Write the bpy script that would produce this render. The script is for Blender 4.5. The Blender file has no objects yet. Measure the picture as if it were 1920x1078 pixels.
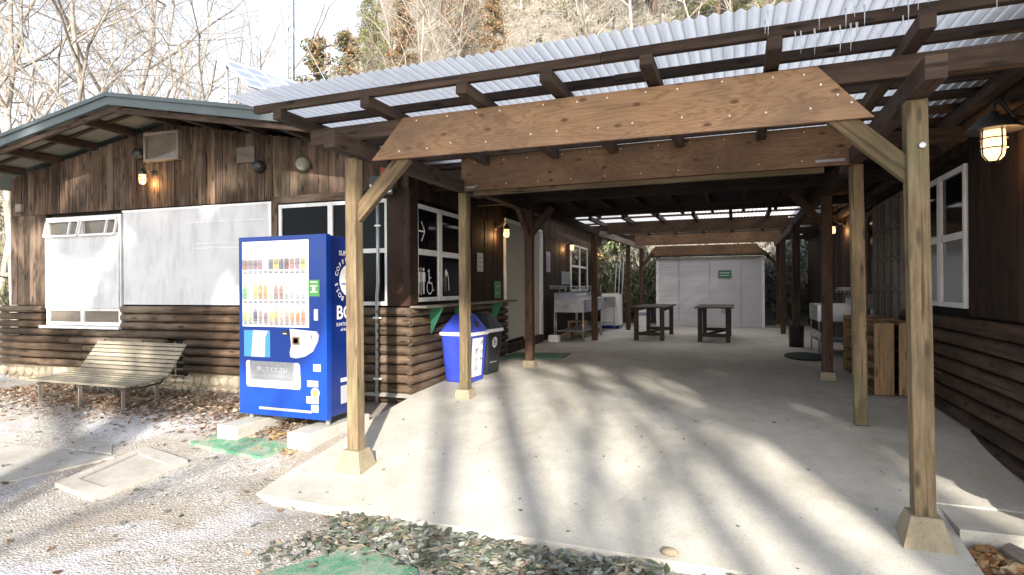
import bpy, math, random
from mathutils import Vector, Matrix, noise
rad = math.radians
sc = bpy.context.scene
col = sc.collection
random.seed(7)

# ------------------------------------------------------------------ camera, world, sun, exposure
cam_d = bpy.data.cameras.new('camera'); cam = bpy.data.objects.new('camera', cam_d); col.objects.link(cam)
cam_d.sensor_width = 36; cam_d.lens = 36*1090/1920; cam_d.clip_end = 600; cam_d.clip_start = .05
cam.matrix_world = (Matrix.Translation((0, 0, 1.4)) @ Matrix.Rotation(rad(21.3), 4, 'Z')
                    @ Matrix.Rotation(rad(90-.06), 4, 'X') @ Matrix.Rotation(rad(-.35), 4, 'Z'))
sc.camera = cam

SUN_AZ, SUN_EL = (-.42, .909), 21.0          # the way the light travels, and its height
w = bpy.data.worlds.new('World'); sc.world = w; w.use_nodes = True
nt = w.node_tree; nt.nodes.clear()
sky = nt.nodes.new('ShaderNodeTexSky'); sky.sky_type = 'NISHITA'; sky.sun_disc = False
sky.sun_elevation = rad(SUN_EL); sky.sun_rotation = math.atan2(-SUN_AZ[0], -SUN_AZ[1])
sky.air_density = 1.0; sky.dust_density = 1.0; sky.ozone_density = 1.0
bg = nt.nodes.new('ShaderNodeBackground'); bg.inputs['Strength'].default_value = .15
hs = nt.nodes.new('ShaderNodeHueSaturation'); hs.inputs['Saturation'].default_value = .45
nt.links.new(sky.outputs[0], hs.inputs['Color']); nt.links.new(hs.outputs[0], bg.inputs[0])
wo = nt.nodes.new('ShaderNodeOutputWorld'); nt.links.new(bg.outputs[0], wo.inputs[0])
sd = bpy.data.lights.new('sun', 'SUN'); sd.energy = 4.3; sd.angle = rad(.8); sd.color = (1, .92, .80)
so = bpy.data.objects.new('sun', sd); col.objects.link(so)
dv = Vector((SUN_AZ[0]*math.cos(rad(SUN_EL)), SUN_AZ[1]*math.cos(rad(SUN_EL)), -math.sin(rad(SUN_EL))))
so.rotation_euler = dv.to_track_quat('-Z', 'Y').to_euler()
vs = sc.view_settings; vs.view_transform = 'Standard'; vs.look = 'None'; vs.gamma = 1; vs.use_curve_mapping = False
vs.exposure = 1.44

# ------------------------------------------------------------------ helpers
class MB:
    def __init__(s): s.v = []; s.f = []; s.uv = []; s.c = []; s.sm = []
    def face(s, pts, uv=None, c=(1, 1, 1), smooth=False):
        n = len(s.v); s.v.extend(pts); s.f.append(tuple(range(n, n+len(pts))))
        s.uv.append(uv or [(0, 0)]*len(pts)); s.c.append(c); s.sm.append(smooth)
    def obox(s, c, ax, sz, grain=None, tint=None):
        ax = [Vector(a) for a in ax]; h = [x/2 for x in sz]; c = Vector(c)
        if grain is None: grain = sz.index(max(sz))
        if tint is None: t = random.uniform(.78, 1.18); tint = (t, t, t)
        ou, ov = random.uniform(0, 50), random.uniform(0, 50)
        P = {}
        for i in (-1, 1):
            for j in (-1, 1):
                for k in (-1, 1): P[i, j, k] = c+ax[0]*h[0]*i+ax[1]*h[1]*j+ax[2]*h[2]*k
        b = len(s.v); keys = list(P); s.v.extend(P[k] for k in keys); ix = {k: b+i for i, k in enumerate(keys)}
        flip = ax[0].cross(ax[1]).dot(ax[2]) < 0
        for a in range(3):
            for sg in (-1, 1):
                o = [x for x in range(3) if x != a]
                q = []
                for (p, r) in ((-1, -1), (1, -1), (1, 1), (-1, 1)):
                    k = [0, 0, 0]; k[a] = sg; k[o[0]] = p; k[o[1]] = r; q.append(tuple(k))
                par = (sg > 0) ^ (a == 1) ^ flip
                if not par: q = q[::-1]
                uv = []
                for k in q:
                    if a == grain: u = k[o[0]]*h[o[0]]*.3; v = k[o[1]]*h[o[1]]
                    else:
                        oth = [x for x in o if x != grain][0]
                        u = k[grain]*h[grain]; v = k[oth]*h[oth]+a*1.7+sg*.6
                    uv.append((ou+u, ov+v))
                s.f.append(tuple(ix[k] for k in q)); s.uv.append(uv); s.c.append(tint); s.sm.append(False)
        return s
    def box(s, x0, x1, y0, y1, z0, z1, grain=None, tint=None):
        return s.obox(((x0+x1)/2, (y0+y1)/2, (z0+z1)/2), ((1, 0, 0), (0, 1, 0), (0, 0, 1)), [abs(x1-x0), abs(y1-y0), abs(z1-z0)], grain, tint)
    def beam(s, p0, p1, w, h, up=(0, 0, 1), tint=None):
        p0 = Vector(p0); p1 = Vector(p1); d = p1-p0; L = d.length; d.normalize(); up = Vector(up)
        side = d.cross(up)
        if side.length < 1e-4: side = d.cross(Vector((0, 1, 0)))
        side.normalize(); u2 = side.cross(d)
        return s.obox((p0+p1)/2, (d, side, u2), [L, w, h], 0, tint)
    def path(s, pts, rs, n=8, caps=True, c=None, smooth=True):
        pts = [Vector(p) for p in pts]
        if not isinstance(rs, (list, tuple)): rs = [rs]*len(pts)
        if c is None: t = random.uniform(.75, 1.2); c = (t, t, t)
        ou, ov = random.uniform(0, 50), random.uniform(0, 50)
        b = len(s.v); prev = None; L = 0; Ls = []
        for i, p in enumerate(pts):
            d = (pts[min(i+1, len(pts)-1)]-pts[max(i-1, 0)]).normalized()
            if prev is None:
                a = d.cross(Vector((0, 0, 1)))
                if a.length < .1: a = d.cross(Vector((1, 0, 0)))
            else: a = prev-d*prev.dot(d)
            a.normalize(); prev = a; e = d.cross(a)
            if i: L += (p-pts[i-1]).length
            Ls.append(L)
            for k in range(n):
                t = 2*math.pi*k/n; s.v.append(p+(a*math.cos(t)+e*math.sin(t))*rs[i])
        for i in range(len(pts)-1):
            for k in range(n):
                k2 = (k+1) % n
                s.f.append((b+i*n+k, b+i*n+k2, b+(i+1)*n+k2, b+(i+1)*n+k))
                r = max(rs[i], .004)*2*math.pi/n
                s.uv.append([(ou+Ls[i], ov+k*r), (ou+Ls[i], ov+(k+1)*r), (ou+Ls[i+1], ov+(k+1)*r), (ou+Ls[i+1], ov+k*r)])
                s.c.append(c); s.sm.append(smooth)
        if caps:
            for st, rev in ((b, True), (b+(len(pts)-1)*n, False)):
                q = list(range(st, st+n)); q = q[::-1] if rev else q
                s.f.append(tuple(q)); r = rs[0]
                s.uv.append([(ou+.1*math.cos(2*math.pi*k/n)*r, ov+math.sin(2*math.pi*k/n)*r) for k in range(n)]); s.c.append(tuple(x*.9 for x in c)); s.sm.append(False)
        return s
    def tube(s, p0, p1, r0, r1=None, n=10, **k): return s.path([p0, p1], [r0, r0 if r1 is None else r1], n, **k)
    def lathe(s, c, prof, n=20, tint=(1, 1, 1), ax=None):
        c = Vector(c); M = ax or Matrix.Identity(3); b = len(s.v)
        for r, z in prof:
            for k in range(n):
                t = 2*math.pi*k/n; s.v.append(c+M @ Vector((r*math.cos(t), r*math.sin(t), z)))
        for i in range(len(prof)-1):
            for k in range(n):
                k2 = (k+1) % n; s.f.append((b+i*n+k, b+i*n+k2, b+(i+1)*n+k2, b+(i+1)*n+k))
                s.uv.append([(prof[i][1], k*.02), (prof[i][1], k*.02+.02), (prof[i+1][1], k*.02+.02), (prof[i+1][1], k*.02)]); s.c.append(tint); s.sm.append(True)
        for st, rev in ((b, True), (b+(len(prof)-1)*n, False)):
            q = list(range(st, st+n)); s.f.append(tuple(q[::-1] if rev else q)); s.uv.append([(0, 0)]*n); s.c.append(tint); s.sm.append(False)
        return s
    def prism(s, pts, axis, a0, a1, tint=None, grain=0):
        """outline pts (2D) extruded along axis ('x','y','z') from a0 to a1"""
        if tint is None: t = random.uniform(.85, 1.1); tint = (t, t, t)
        def P(p, a): return Vector({'x': (a, p[0], p[1]), 'y': (p[0], a, p[1]), 'z': (p[0], p[1], a)}[axis])
        n = len(pts); o = random.uniform(0, 50)
        def U(p): return (o+p[grain], o+p[1-grain])
        s.face([P(p, a0) for p in pts], [U(p) for p in pts], tint); s.face([P(p, a1) for p in pts[::-1]], [U(p) for p in pts[::-1]], tint)
        L = 0
        for i in range(n):
            p, q = pts[i], pts[(i+1) % n]; l = math.dist(p, q)
            s.face([P(q, a0), P(p, a0), P(p, a1), P(q, a1)], [(o+L+l, o), (o+L, o), (o+L, o+a1-a0), (o+L+l, o+a1-a0)], tint); L += l
        return s
    def build(s, name, m, parent=None, bevel=0, inv=None, recalc=False):
        me = bpy.data.meshes.new(name)
        root = parent
        while root is not None and root.parent is not None: root = root.parent
        M = root.matrix_world.inverted() if root is not None and root.get('_w') else None
        vs_ = [M @ v if M is not None else v for v in map(Vector, s.v)]
        me.from_pydata([tuple(v) for v in vs_], [], s.f)
        ul = me.uv_layers.new(name='UVMap'); ul.data.foreach_set('uv', [x for q in s.uv for p in q for x in p])
        ca = me.color_attributes.new('tint', 'FLOAT_COLOR', 'CORNER')
        ca.data.foreach_set('color', [x for q, c in zip(s.uv, s.c) for _ in q for x in (*c, 1)])
        me.polygons.foreach_set('use_smooth', s.sm)
        me.materials.append(m); me.update()
        if recalc:
            import bmesh
            bm = bmesh.new(); bm.from_mesh(me); bmesh.ops.recalc_face_normals(bm, faces=bm.faces); bm.to_mesh(me); bm.free()
        o = bpy.data.objects.new(name, me); col.objects.link(o)
        if parent is not None: o.parent = parent
        if bevel:
            b = o.modifiers.new('bevel', 'BEVEL'); b.width = bevel; b.segments = 2; b.limit_method = 'ANGLE'; b.angle_limit = rad(50)
        return o

def tag(o, label=None, cat=None, group=None, kind=None):
    if label: o['label'] = label
    if cat: o['category'] = cat
    if group: o['group'] = group
    if kind: o['kind'] = kind
    return o
def thing(name, label, cat, loc=(0, 0, 0), rz=0, group=None, world=False):
    """an Empty at the thing's base; with world=True its parts are written in world coordinates"""
    o = bpy.data.objects.new(name, None); col.objects.link(o); o.empty_display_size = .2
    o.location = loc; o.rotation_euler = (0, 0, rz)
    o.matrix_world = Matrix.Translation(loc) @ Matrix.Rotation(rz, 4, 'Z')
    if world: o['_w'] = 1
    return tag(o, label, cat, group)
def kids(o): return [c for c in bpy.data.objects if c.parent == o]
def copy_tree(o, parent=None):
    c = o.copy(); col.objects.link(c)
    if parent: c.parent = parent
    for ch in kids(o): copy_tree(ch, c)
    return c
def text_faces(mb, s, size, origin, xdir, ydir, c=(1, 1, 1), align='LEFT', off=.002, spacing=1.0, bold=0):
    cu = bpy.data.curves.new('t', 'FONT'); cu.body = s; cu.size = size; cu.align_x = align; cu.space_character = spacing; cu.offset = bold
    cu.resolution_u = 3
    ob = bpy.data.objects.new('t', cu); col.objects.link(ob)
    dg = bpy.context.evaluated_depsgraph_get(); me = bpy.data.meshes.new_from_object(ob.evaluated_get(dg))
    X = Vector(xdir).normalized(); Y = Vector(ydir).normalized(); N = X.cross(Y); O = Vector(origin)+N*off
    for p in me.polygons: mb.face([O+X*me.vertices[i].co.x+Y*me.vertices[i].co.y for i in p.vertices], None, c)
    bpy.data.objects.remove(ob); bpy.data.curves.remove(cu); bpy.data.meshes.remove(me)
def flat(mb, pts, origin, xdir, ydir, off=.002, th=0, c=(1, 1, 1)):
    X = Vector(xdir).normalized(); Y = Vector(ydir).normalized(); N = X.cross(Y); O = Vector(origin)+N*off
    top = [O+X*x+Y*y+N*th for x, y in pts]; mb.face(top, [(x, y) for x, y in pts], c)
    if th:
        bot = [O+X*x+Y*y for x, y in pts]; n = len(pts)
        for i in range(n): mb.face([bot[i], bot[(i+1) % n], top[(i+1) % n], top[i]], None, c)
def disc(r, n=16, cx=0, cy=0, ry=None): return [(cx+r*math.cos(2*math.pi*k/n), cy+(ry or r)*math.sin(2*math.pi*k/n)) for k in range(n)]
def rect(x0, x1, y0, y1): return [(x0, y0), (x1, y0), (x1, y1), (x0, y1)]
def ring(mb, r0, r1, origin, X, Y, a0=0, a1=360, n=24, c=(1, 1, 1), off=.002, cx=0, cy=0):
    for k in range(n):
        t0 = rad(a0+(a1-a0)*k/n); t1 = rad(a0+(a1-a0)*(k+1)/n)
        flat(mb, [(cx+r0*math.cos(t0), cy+r0*math.sin(t0)), (cx+r1*math.cos(t0), cy+r1*math.sin(t0)), (cx+r1*math.cos(t1), cy+r1*math.sin(t1)), (cx+r0*math.cos(t1), cy+r0*math.sin(t1))], origin, X, Y, off, c=c)

# ------------------------------------------------------------------ materials
class NB:
    def __init__(s, name):
        s.m = bpy.data.materials.new(name); s.m.use_nodes = True; s.t = s.m.node_tree; s.t.nodes.clear()
        s.out = s.t.nodes.new('ShaderNodeOutputMaterial'); s.p = s.t.nodes.new('ShaderNodeBsdfPrincipled'); s.t.links.new(s.p.outputs[0], s.out.inputs[0])
    def n(s, ty, **k):
        o = s.t.nodes.new(ty)
        for a, b in k.items():
            if a.startswith('i_'): o.inputs[a[2:].replace('_', ' ')].default_value = b
            else: setattr(o, a, b)
        return o
    def l(s, a, b): s.t.links.new(a, b)
    def coord(s, kind, scale):
        if kind == 'UV': c = s.n('ShaderNodeUVMap'); o = c.outputs[0]
        elif kind == 'Obj': c = s.n('ShaderNodeTexCoord'); o = c.outputs['Object']
        else: c = s.n('ShaderNodeNewGeometry'); o = c.outputs['Position']
        mp = s.n('ShaderNodeMapping'); mp.inputs['Scale'].default_value = scale; s.l(o, mp.inputs[0]); return mp.outputs[0]
    def noise(s, vec, scale=1, detail=4, rough=.6, dist=0):
        x = s.n('ShaderNodeTexNoise'); x.inputs['Scale'].default_value = scale; x.inputs['Detail'].default_value = detail; x.inputs['Roughness'].default_value = rough; x.inputs['Distortion'].default_value = dist
        s.l(vec, x.inputs['Vector']); return x.outputs['Fac']
    def ramp(s, fac, stops):
        r = s.n('ShaderNodeValToRGB'); e = r.color_ramp.elements
        while len(e) < len(stops): e.new(.5)
        for el, (p, c) in zip(e, stops): el.position = p; el.color = (*c, 1) if isinstance(c, tuple) else (c, c, c, 1)
        s.l(fac, r.inputs[0]); return r.outputs[0]
    def mix(s, fac, a, b, mode='MIX'):
        x = s.n('ShaderNodeMix', data_type='RGBA', blend_type=mode)
        for sock, v in ((x.inputs[0], fac), (x.inputs[6], a), (x.inputs[7], b)):
            if hasattr(v, 'is_output'): s.l(v, sock)
            elif isinstance(v, tuple): sock.default_value = (*v, 1)
            else: sock.default_value = v
        return x.outputs[2]
    def math(s, op, a, b=0.):
        x = s.n('ShaderNodeMath', operation=op)
        for sock, v in ((x.inputs[0], a), (x.inputs[1], b)):
            if hasattr(v, 'is_output'): s.l(v, sock)
            else: sock.default_value = v
        return x.outputs[0]
    def tint(s, colr):
        a = s.n('ShaderNodeAttribute', attribute_name='tint'); return s.mix(1., colr, a.outputs['Color'], 'MULTIPLY')
    def bump(s, h, st=.3, dist=.01):
        b = s.n('ShaderNodeBump'); b.inputs['Strength'].default_value = st; b.inputs['Distance'].default_value = dist; s.l(h, b.inputs['Height']); s.l(b.outputs[0], s.p.inputs['Normal'])
    def fin(s, colr, rough=.7, spec=.3):
        if hasattr(colr, 'is_output'): s.l(colr, s.p.inputs['Base Color'])
        else: s.p.inputs['Base Color'].default_value = (*colr, 1)
        if hasattr(rough, 'is_output'): s.l(rough, s.p.inputs['Roughness'])
        else: s.p.inputs['Roughness'].default_value = rough
        s.p.inputs['Specular IOR Level'].default_value = spec; return s.m

def wood(name, a, b, c=None, fine=45, rough=.75, knots=True, moss=None, bump=.35, contrast=(.3, .7), grey=None):
    n = NB(name); f = n.noise(n.coord('UV', (1.6, fine, 1)), 1, 5, .65, .4); g = n.noise(n.coord('UV', (.7, 7, 1)), 1, 4, .6, .6)
    mixv = n.math('ADD', n.math('MULTIPLY', f, .55), n.math('MULTIPLY', g, .45))
    k = n.ramp(mixv, [(contrast[0], a), (contrast[1], b)])
    if grey:
        gg = n.noise(n.coord('Pos', (.9, .9, .5)), 1, 4, .6); k = n.mix(n.ramp(gg, [(.45, 0.), (.68, .85)]), k, grey)
    if knots:
        v = n.n('ShaderNodeTexVoronoi', voronoi_dimensions='2D'); v.inputs['Scale'].default_value = 1.; n.l(n.coord('UV', (1.6, 6, 1)), v.inputs['Vector'])
        k = n.mix(n.ramp(v.outputs['Distance'], [(.05, .8), (.13, 0.)]), k, tuple(x*.35 for x in a))
    if moss:
        mm = n.noise(n.coord('Pos', (2.2, 2.2, 1.1)), 1, 5, .6); k = n.mix(n.ramp(mm, [(.5, 0.), (.66, .55)]), k, moss)
    cr = n.noise(n.coord('UV', (.9, fine*1.3, 1)), 1, 3, .5, .2); k = n.mix(n.ramp(cr, [(.30, .8), (.40, 0.)]), k, tuple(x*.4 for x in a))
    bl = n.noise(n.coord('UV', (1.3, 5, 1)), 1, 5, .7); k = n.mix(n.ramp(bl, [(.40, .55), (.56, 0.)]), k, tuple(x*.8 for x in a))
    k = n.tint(k); n.bump(n.math('ADD', f, n.math('MULTIPLY', g, .5)), bump, .004)
    return n.fin(k, n.ramp(f, [(.3, rough-.1), (.7, min(rough+.12, 1))]), .25)
def plain(name, c, rough=.5, var=.12, scale=4, metal=0, bump=0, emit=0, spec=.4, tint=False, dirt=None):
    n = NB(name); f = n.noise(n.coord('Pos', (1, 1, 1)), scale, 5, .65)
    k = n.ramp(f, [(.3, tuple(x*(1-var) for x in c)), (.7, tuple(min(1, x*(1+var)) for x in c))])
    if dirt:
        d = n.noise(n.coord('Pos', (3, 3, .8)), 2.2, 6, .7); k = n.mix(n.ramp(d, [(.48, 0.), (.75, .7)]), k, dirt)
    if tint: k = n.tint(k)
    n.fin(k, n.ramp(f, [(.3, max(rough-.08, 0)), (.7, min(rough+.1, 1))]), spec); n.p.inputs['Metallic'].default_value = metal
    if bump: n.bump(f, bump, .004)
    if emit: n.l(k, n.p.inputs['Emission Color']); n.p.inputs['Emission Strength'].default_value = emit
    return n.m

M = {}
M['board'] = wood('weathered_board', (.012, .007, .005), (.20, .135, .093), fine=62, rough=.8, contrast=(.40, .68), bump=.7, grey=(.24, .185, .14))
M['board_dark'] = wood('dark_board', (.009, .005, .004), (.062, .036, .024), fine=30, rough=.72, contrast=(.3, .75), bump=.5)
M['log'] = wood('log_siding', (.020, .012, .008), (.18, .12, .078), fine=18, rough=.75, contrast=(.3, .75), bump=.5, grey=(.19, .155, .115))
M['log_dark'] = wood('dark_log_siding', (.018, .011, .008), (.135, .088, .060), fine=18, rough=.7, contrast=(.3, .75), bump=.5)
M['timber'] = wood('post_timber', (.095, .066, .038), (.32, .24, .145), fine=24, rough=.78, moss=(.13, .135, .07), contrast=(.36, .66))
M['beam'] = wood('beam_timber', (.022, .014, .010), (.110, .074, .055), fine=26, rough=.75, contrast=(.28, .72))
M['beam_shaded'] = wood('shaded_beam_timber', (.012, .008, .006), (.060, .041, .031), fine=26, rough=.75, contrast=(.28, .72))  # beam timber with the shade under the middle roof put into its colour
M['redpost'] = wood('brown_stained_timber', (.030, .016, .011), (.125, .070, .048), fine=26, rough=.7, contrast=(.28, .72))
M['table'] = wood('table_timber', (.015, .010, .008), (.065, .045, .036), fine=30, rough=.55, knots=False)
M['shelf'] = wood('shelf_pine', (.20, .13, .065), (.42, .26, .14), fine=22, rough=.6)
M['bench'] = wood('bench_slat', (.16, .14, .105), (.38, .34, .265), fine=30, rough=.85, knots=False, contrast=(.25, .7))
M['greywood'] = wood('old_grey_wood', (.12, .10, .085), (.32, .28, .24), fine=30, rough=.85, knots=False)

# plywood: wide cathedral grain, knots and stains
n = NB('plywood'); v0 = n.coord('UV', (.9, 5.5, 1)); g = n.noise(v0, 1, 5, .55, .9)
bands = n.math('FRACT', n.math('MULTIPLY', g, 13.)); bands = n.math('ABSOLUTE', n.math('SUBTRACT', bands, .5))
f = n.noise(n.coord('UV', (3, 90, 1)), 1, 4, .6)
k = n.ramp(bands, [(0., (.35, .215, .12)), (.3, (.32, .19, .105)), (.5, (.21, .115, .058))])
k = n.mix(n.ramp(f, [(.35, .5), (.6, 0.)]), k, (.18, .10, .055))
vo = n.n('ShaderNodeTexVoronoi', voronoi_dimensions='2D'); vo.inputs['Scale'].default_value = 1.; n.l(n.coord('UV', (2.1, 4.4, 1)), vo.inputs['Vector'])
k = n.mix(n.ramp(vo.outputs['Distance'], [(.035, .9), (.085, 0.)]), k, (.075, .032, .018))
st = n.noise(n.coord('UV', (1.1, 1.3, 1)), 1, 5, .65); k = n.mix(n.ramp(st, [(.42, 0.), (.66, .75)]), k, (.13, .085, .058))
k = n.tint(k); n.bump(n.math('ADD', bands, f), .12, .002); M['ply'] = n.fin(k, .62, .3)

# concrete
def concrete(name, a, b, fine=60):
    n = NB(name); p = n.coord('Pos', (1, 1, 1)); big = n.noise(p, .55, 5, .6); mid = n.noise(p, 5, 6, .7); fi = n.noise(p, fine, 3, .7)
    k = n.ramp(n.math('ADD', n.math('MULTIPLY', big, .6), n.math('MULTIPLY', mid, .4)), [(.38, a), (.62, b)])
    k = n.mix(n.ramp(fi, [(.30, .65), (.44, 0.)]), k, tuple(x*.55 for x in a))
    k = n.mix(n.ramp(fi, [(.62, 0.), (.75, .4)]), k, tuple(min(1, x*1.25) for x in b))
    sn = n.noise(n.coord('Pos', (.8, .5, .8)), 1.1, 7, .72, .4); k = n.mix(n.ramp(sn, [(.50, 0.), (.66, .45)]), k, (a[0]*.70, a[1]*.64, a[2]*.55))
    n.bump(n.math('ADD', fi, mid), .45, .004); return n.fin(k, .85, .25)
M['concrete'] = concrete('slab_concrete', (.40, .385, .345), (.54, .52, .475))
M['pier'] = concrete('pier_concrete', (.22, .185, .13), (.34, .295, .21), 40)
M['paving'] = concrete('old_paving', (.33, .31, .28), (.47, .45, .42), 50)

# gravel ground with frost, earth and grit
n = NB('gravel_ground'); p = n.coord('Pos', (1, 1, 1))
vo = n.n('ShaderNodeTexVoronoi'); vo.inputs['Scale'].default_value = 55.; n.l(p, vo.inputs['Vector'])
stone = n.ramp(vo.outputs['Color'], [(.2, (.27, .25, .23)), (.5, (.39, .37, .345)), (.8, (.52, .50, .48))])
earth = n.ramp(n.noise(p, 30, 5, .7), [(.3, (.22, .185, .15)), (.7, (.37, .325, .28))])
m1 = n.ramp(n.noise(p, .9, 5, .62), [(.38, .15), (.60, 1.)]); k = n.mix(m1, earth, stone)
fr = n.math('MULTIPLY', n.ramp(n.noise(p, .7, 6, .65, .5), [(.50, 0.), (.60, 1.)]), n.ramp(n.noise(p, 45, 4, .7), [(.35, .2), (.6, .75)]))
k = n.mix(fr, k, (.56, .57, .63)); n.bump(n.math('ADD', vo.outputs['Distance'], n.noise(p, 14, 4, .6)), .55, .015); M['gravel'] = n.fin(k, .9, .2)
# hillside litter
n = NB('hillside'); p = n.coord('Pos', (1, 1, 1))
k = n.ramp(n.noise(p, 1.1, 8, .72, .6), [(.3, (.09, .085, .065)), (.45, (.20, .19, .155)), (.58, (.40, .38, .35)), (.7, (.15, .19, .10))])
k = n.mix(n.ramp(n.noise(p, 14, 5, .8), [(.35, .7), (.6, 0.)]), k, (.10, .075, .045)); n.bump(n.noise(p, 6, 6, .8), 1, .15); M['hill'] = n.fin(k, .95, .1)

def bark(name, a, b):
    n = NB(name); f = n.noise(n.coord('Pos', (6, 6, 2)), 1.5, 5, .7); k = n.ramp(f, [(.3, a), (.7, b)]); n.bump(f, .6, .01); return n.fin(n.tint(k), .9, .1)
M['bark'] = bark('pale_bark', (.15, .125, .105), (.46, .42, .37))
M['bark_dark'] = bark('dark_bark', (.07, .05, .04), (.20, .15, .11))
M['twig'] = bark('twig_bark', (.17, .145, .125), (.40, .36, .32))
def leafm(name):
    n = NB(name); a = n.n('ShaderNodeAttribute', attribute_name='tint'); k = a.outputs['Color']
    f = n.noise(n.coord('Pos', (1, 1, 1)), 60, 3, .6); k = n.mix(n.ramp(f, [(.3, .35), (.6, 0.)]), k, (.05, .04, .02))
    n.fin(k, .65, .3); tr = n.n('ShaderNodeBsdfTranslucent'); n.l(k, tr.inputs[0]); mx = n.n('ShaderNodeMixShader'); mx.inputs[0].default_value = .2
    n.l(n.p.outputs[0], mx.inputs[1]); n.l(tr.outputs[0], mx.inputs[2]); n.l(mx.outputs[0], n.out.inputs[0]); return n.m
M['leaf'] = leafm('leaf')
M['pebble'] = plain('pebble', (.5, .5, .5), .85, .25, 40, tint=True)
# corrugated translucent sheet
n = NB('polycarbonate'); f = n.noise(n.coord('Pos', (1.3, 1.3, 1.3)), 1, 5, .6); d = n.noise(n.coord('Pos', (14, 1.2, 1)), 1, 4, .7)
k = n.mix(n.ramp(d, [(.50, 0.), (.75, .5)]), n.ramp(f, [(.3, (.88, .88, .90)), (.7, (.97, .97, .97))]), (.50, .50, .54))
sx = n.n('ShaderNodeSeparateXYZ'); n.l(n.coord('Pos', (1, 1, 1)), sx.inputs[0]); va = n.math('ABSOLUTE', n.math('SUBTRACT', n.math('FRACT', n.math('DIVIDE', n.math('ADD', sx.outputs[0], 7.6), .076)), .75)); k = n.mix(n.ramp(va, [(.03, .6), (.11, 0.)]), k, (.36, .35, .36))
n.fin(k, .25, .5); tr = n.n('ShaderNodeBsdfTranslucent'); n.l(k, tr.inputs[0]); tp = n.n('ShaderNodeBsdfTransparent'); tp.inputs[0].default_value = (.9, .9, .92, 1)
mx = n.n('ShaderNodeMixShader'); mx.inputs[0].default_value = .85; n.l(n.p.outputs[0], mx.inputs[1]); n.l(tr.outputs[0], mx.inputs[2])
mx2 = n.n('ShaderNodeMixShader'); mx2.inputs[0].default_value = .03; n.l(mx.outputs[0], mx2.inputs[1]); n.l(tp.outputs[0], mx2.inputs[2]); n.l(mx2.outputs[0], n.out.inputs[0]); M['sheet'] = n.m
M['white'] = plain('white_painted_frame', (.72, .73, .74), .45, .06, 6, dirt=(.42, .40, .37))
M['panel'] = plain('white_shutter_board', (.52, .53, .555), .6, .12, 1.6, dirt=(.32, .325, .335))
M['shed'] = plain('shed_siding', (.58, .58, .63), .6, .04, 2)
M['cream'] = plain('cream_door', (.40, .385, .345), .6, .05, 2)
n = NB('dark_glass'); n.fin((.004, .005, .008), .05, .1); M['glass'] = n.m
n = NB('curtained_glass'); n.fin((.15, .16, .18), .08, .5); M['curtain'] = n.m
M['brownglass'] = plain('tinted_glass', (.13, .11, .09), .12, .35, 1.5, spec=.6)
M['fascia'] = plain('grey_green_metal', (.085, .108, .115), .5, .18, 1.5, bump=.05)
M['roof'] = plain('roof_metal', (.12, .15, .15), .5, .15, 2)
M['soffit'] = plain('soffit_board', (.20, .20, .16), .8, .15, 1.5, tint=True)
M['black'] = plain('black_metal', (.02, .02, .02), .4, .2, 6)
M['steel'] = plain('stainless_steel', (.45, .47, .52), .32, .15, 3, metal=.75)
M['galv'] = plain('galvanised_pipe', (.42, .45, .46), .42, .15, 8, metal=.5)
M['dark'] = plain('dark_interior', (.012, .011, .010), .9, .2, 2)
M['stone'] = concrete('cobble_stone', (.28, .24, .18), (.44, .39, .30), 30)
M['mortar'] = concrete('mortar', (.20, .17, .12), (.32, .27, .20), 40)
M['blue'] = plain('blue_machine_paint', (.006, .048, .31), .16, .10, 2.5, spec=.5)
M['navy'] = plain('navy_machine_paint', (.006, .022, .15), .2, .08, 3, spec=.5)
M['lit'] = plain('lit_display', (.85, .88, .92), .4, .02, 3, emit=.5)
M['print'] = plain('printed_colour', (1, 1, 1), .4, .06, 30, tint=True)
M['white_plastic'] = plain('white_plastic', (.75, .76, .78), .35, .04, 4)
M['grey_plastic'] = plain('grey_plastic', (.30, .31, .33), .35, .2, 30, bump=.1)
M['binblue'] = plain('blue_bin_plastic', (.035, .06, .42), .38, .12, 5)
M['binblack'] = plain('dark_bin_plastic', (.02, .025, .035), .38, .2, 5)
M['green'] = plain('green_plastic', (.02, .13, .07), .5, .15, 6)
n = NB('green_turf_mat'); p = n.coord('Pos', (1, 1, 1)); f = n.noise(p, 90, 3, .7); k = n.ramp(f, [(.3, (.05, .16, .10)), (.7, (.16, .38, .24))])
k = n.mix(n.ramp(n.noise(p, 7, 6, .75), [(.42, 0.), (.62, .9)]), k, (.36, .34, .30)); n.bump(f, 1, .01); M['turf'] = n.fin(k, .9, .1)
M['darkmat'] = plain('dark_green_mat', (.012, .03, .022), .95, .3, 30, bump=.5)
M['ice'] = (lambda n: (n.fin((.9, .95, 1), .05, .5), n.p.inputs.__getitem__('Transmission Weight').__setattr__('default_value', .6)) and n.m)(NB('ice'))
n = NB('lamp_globe'); n.fin((1, .75, .4), .2); n.p.inputs['Emission Color'].default_value = (1, .62, .28, 1); n.p.inputs['Emission Strength'].default_value = 1.0; M['globe'] = n.m
n = NB('lamp_filament'); n.fin((1, .8, .5), .2); n.p.inputs['Emission Color'].default_value = (1, .68, .36, 1); n.p.inputs['Emission Strength'].default_value = 60; M['filament'] = n.m
M['solar'] = plain('solar_cells', (.20, .25, .42), .18, .1, 3, spec=.8)

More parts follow.
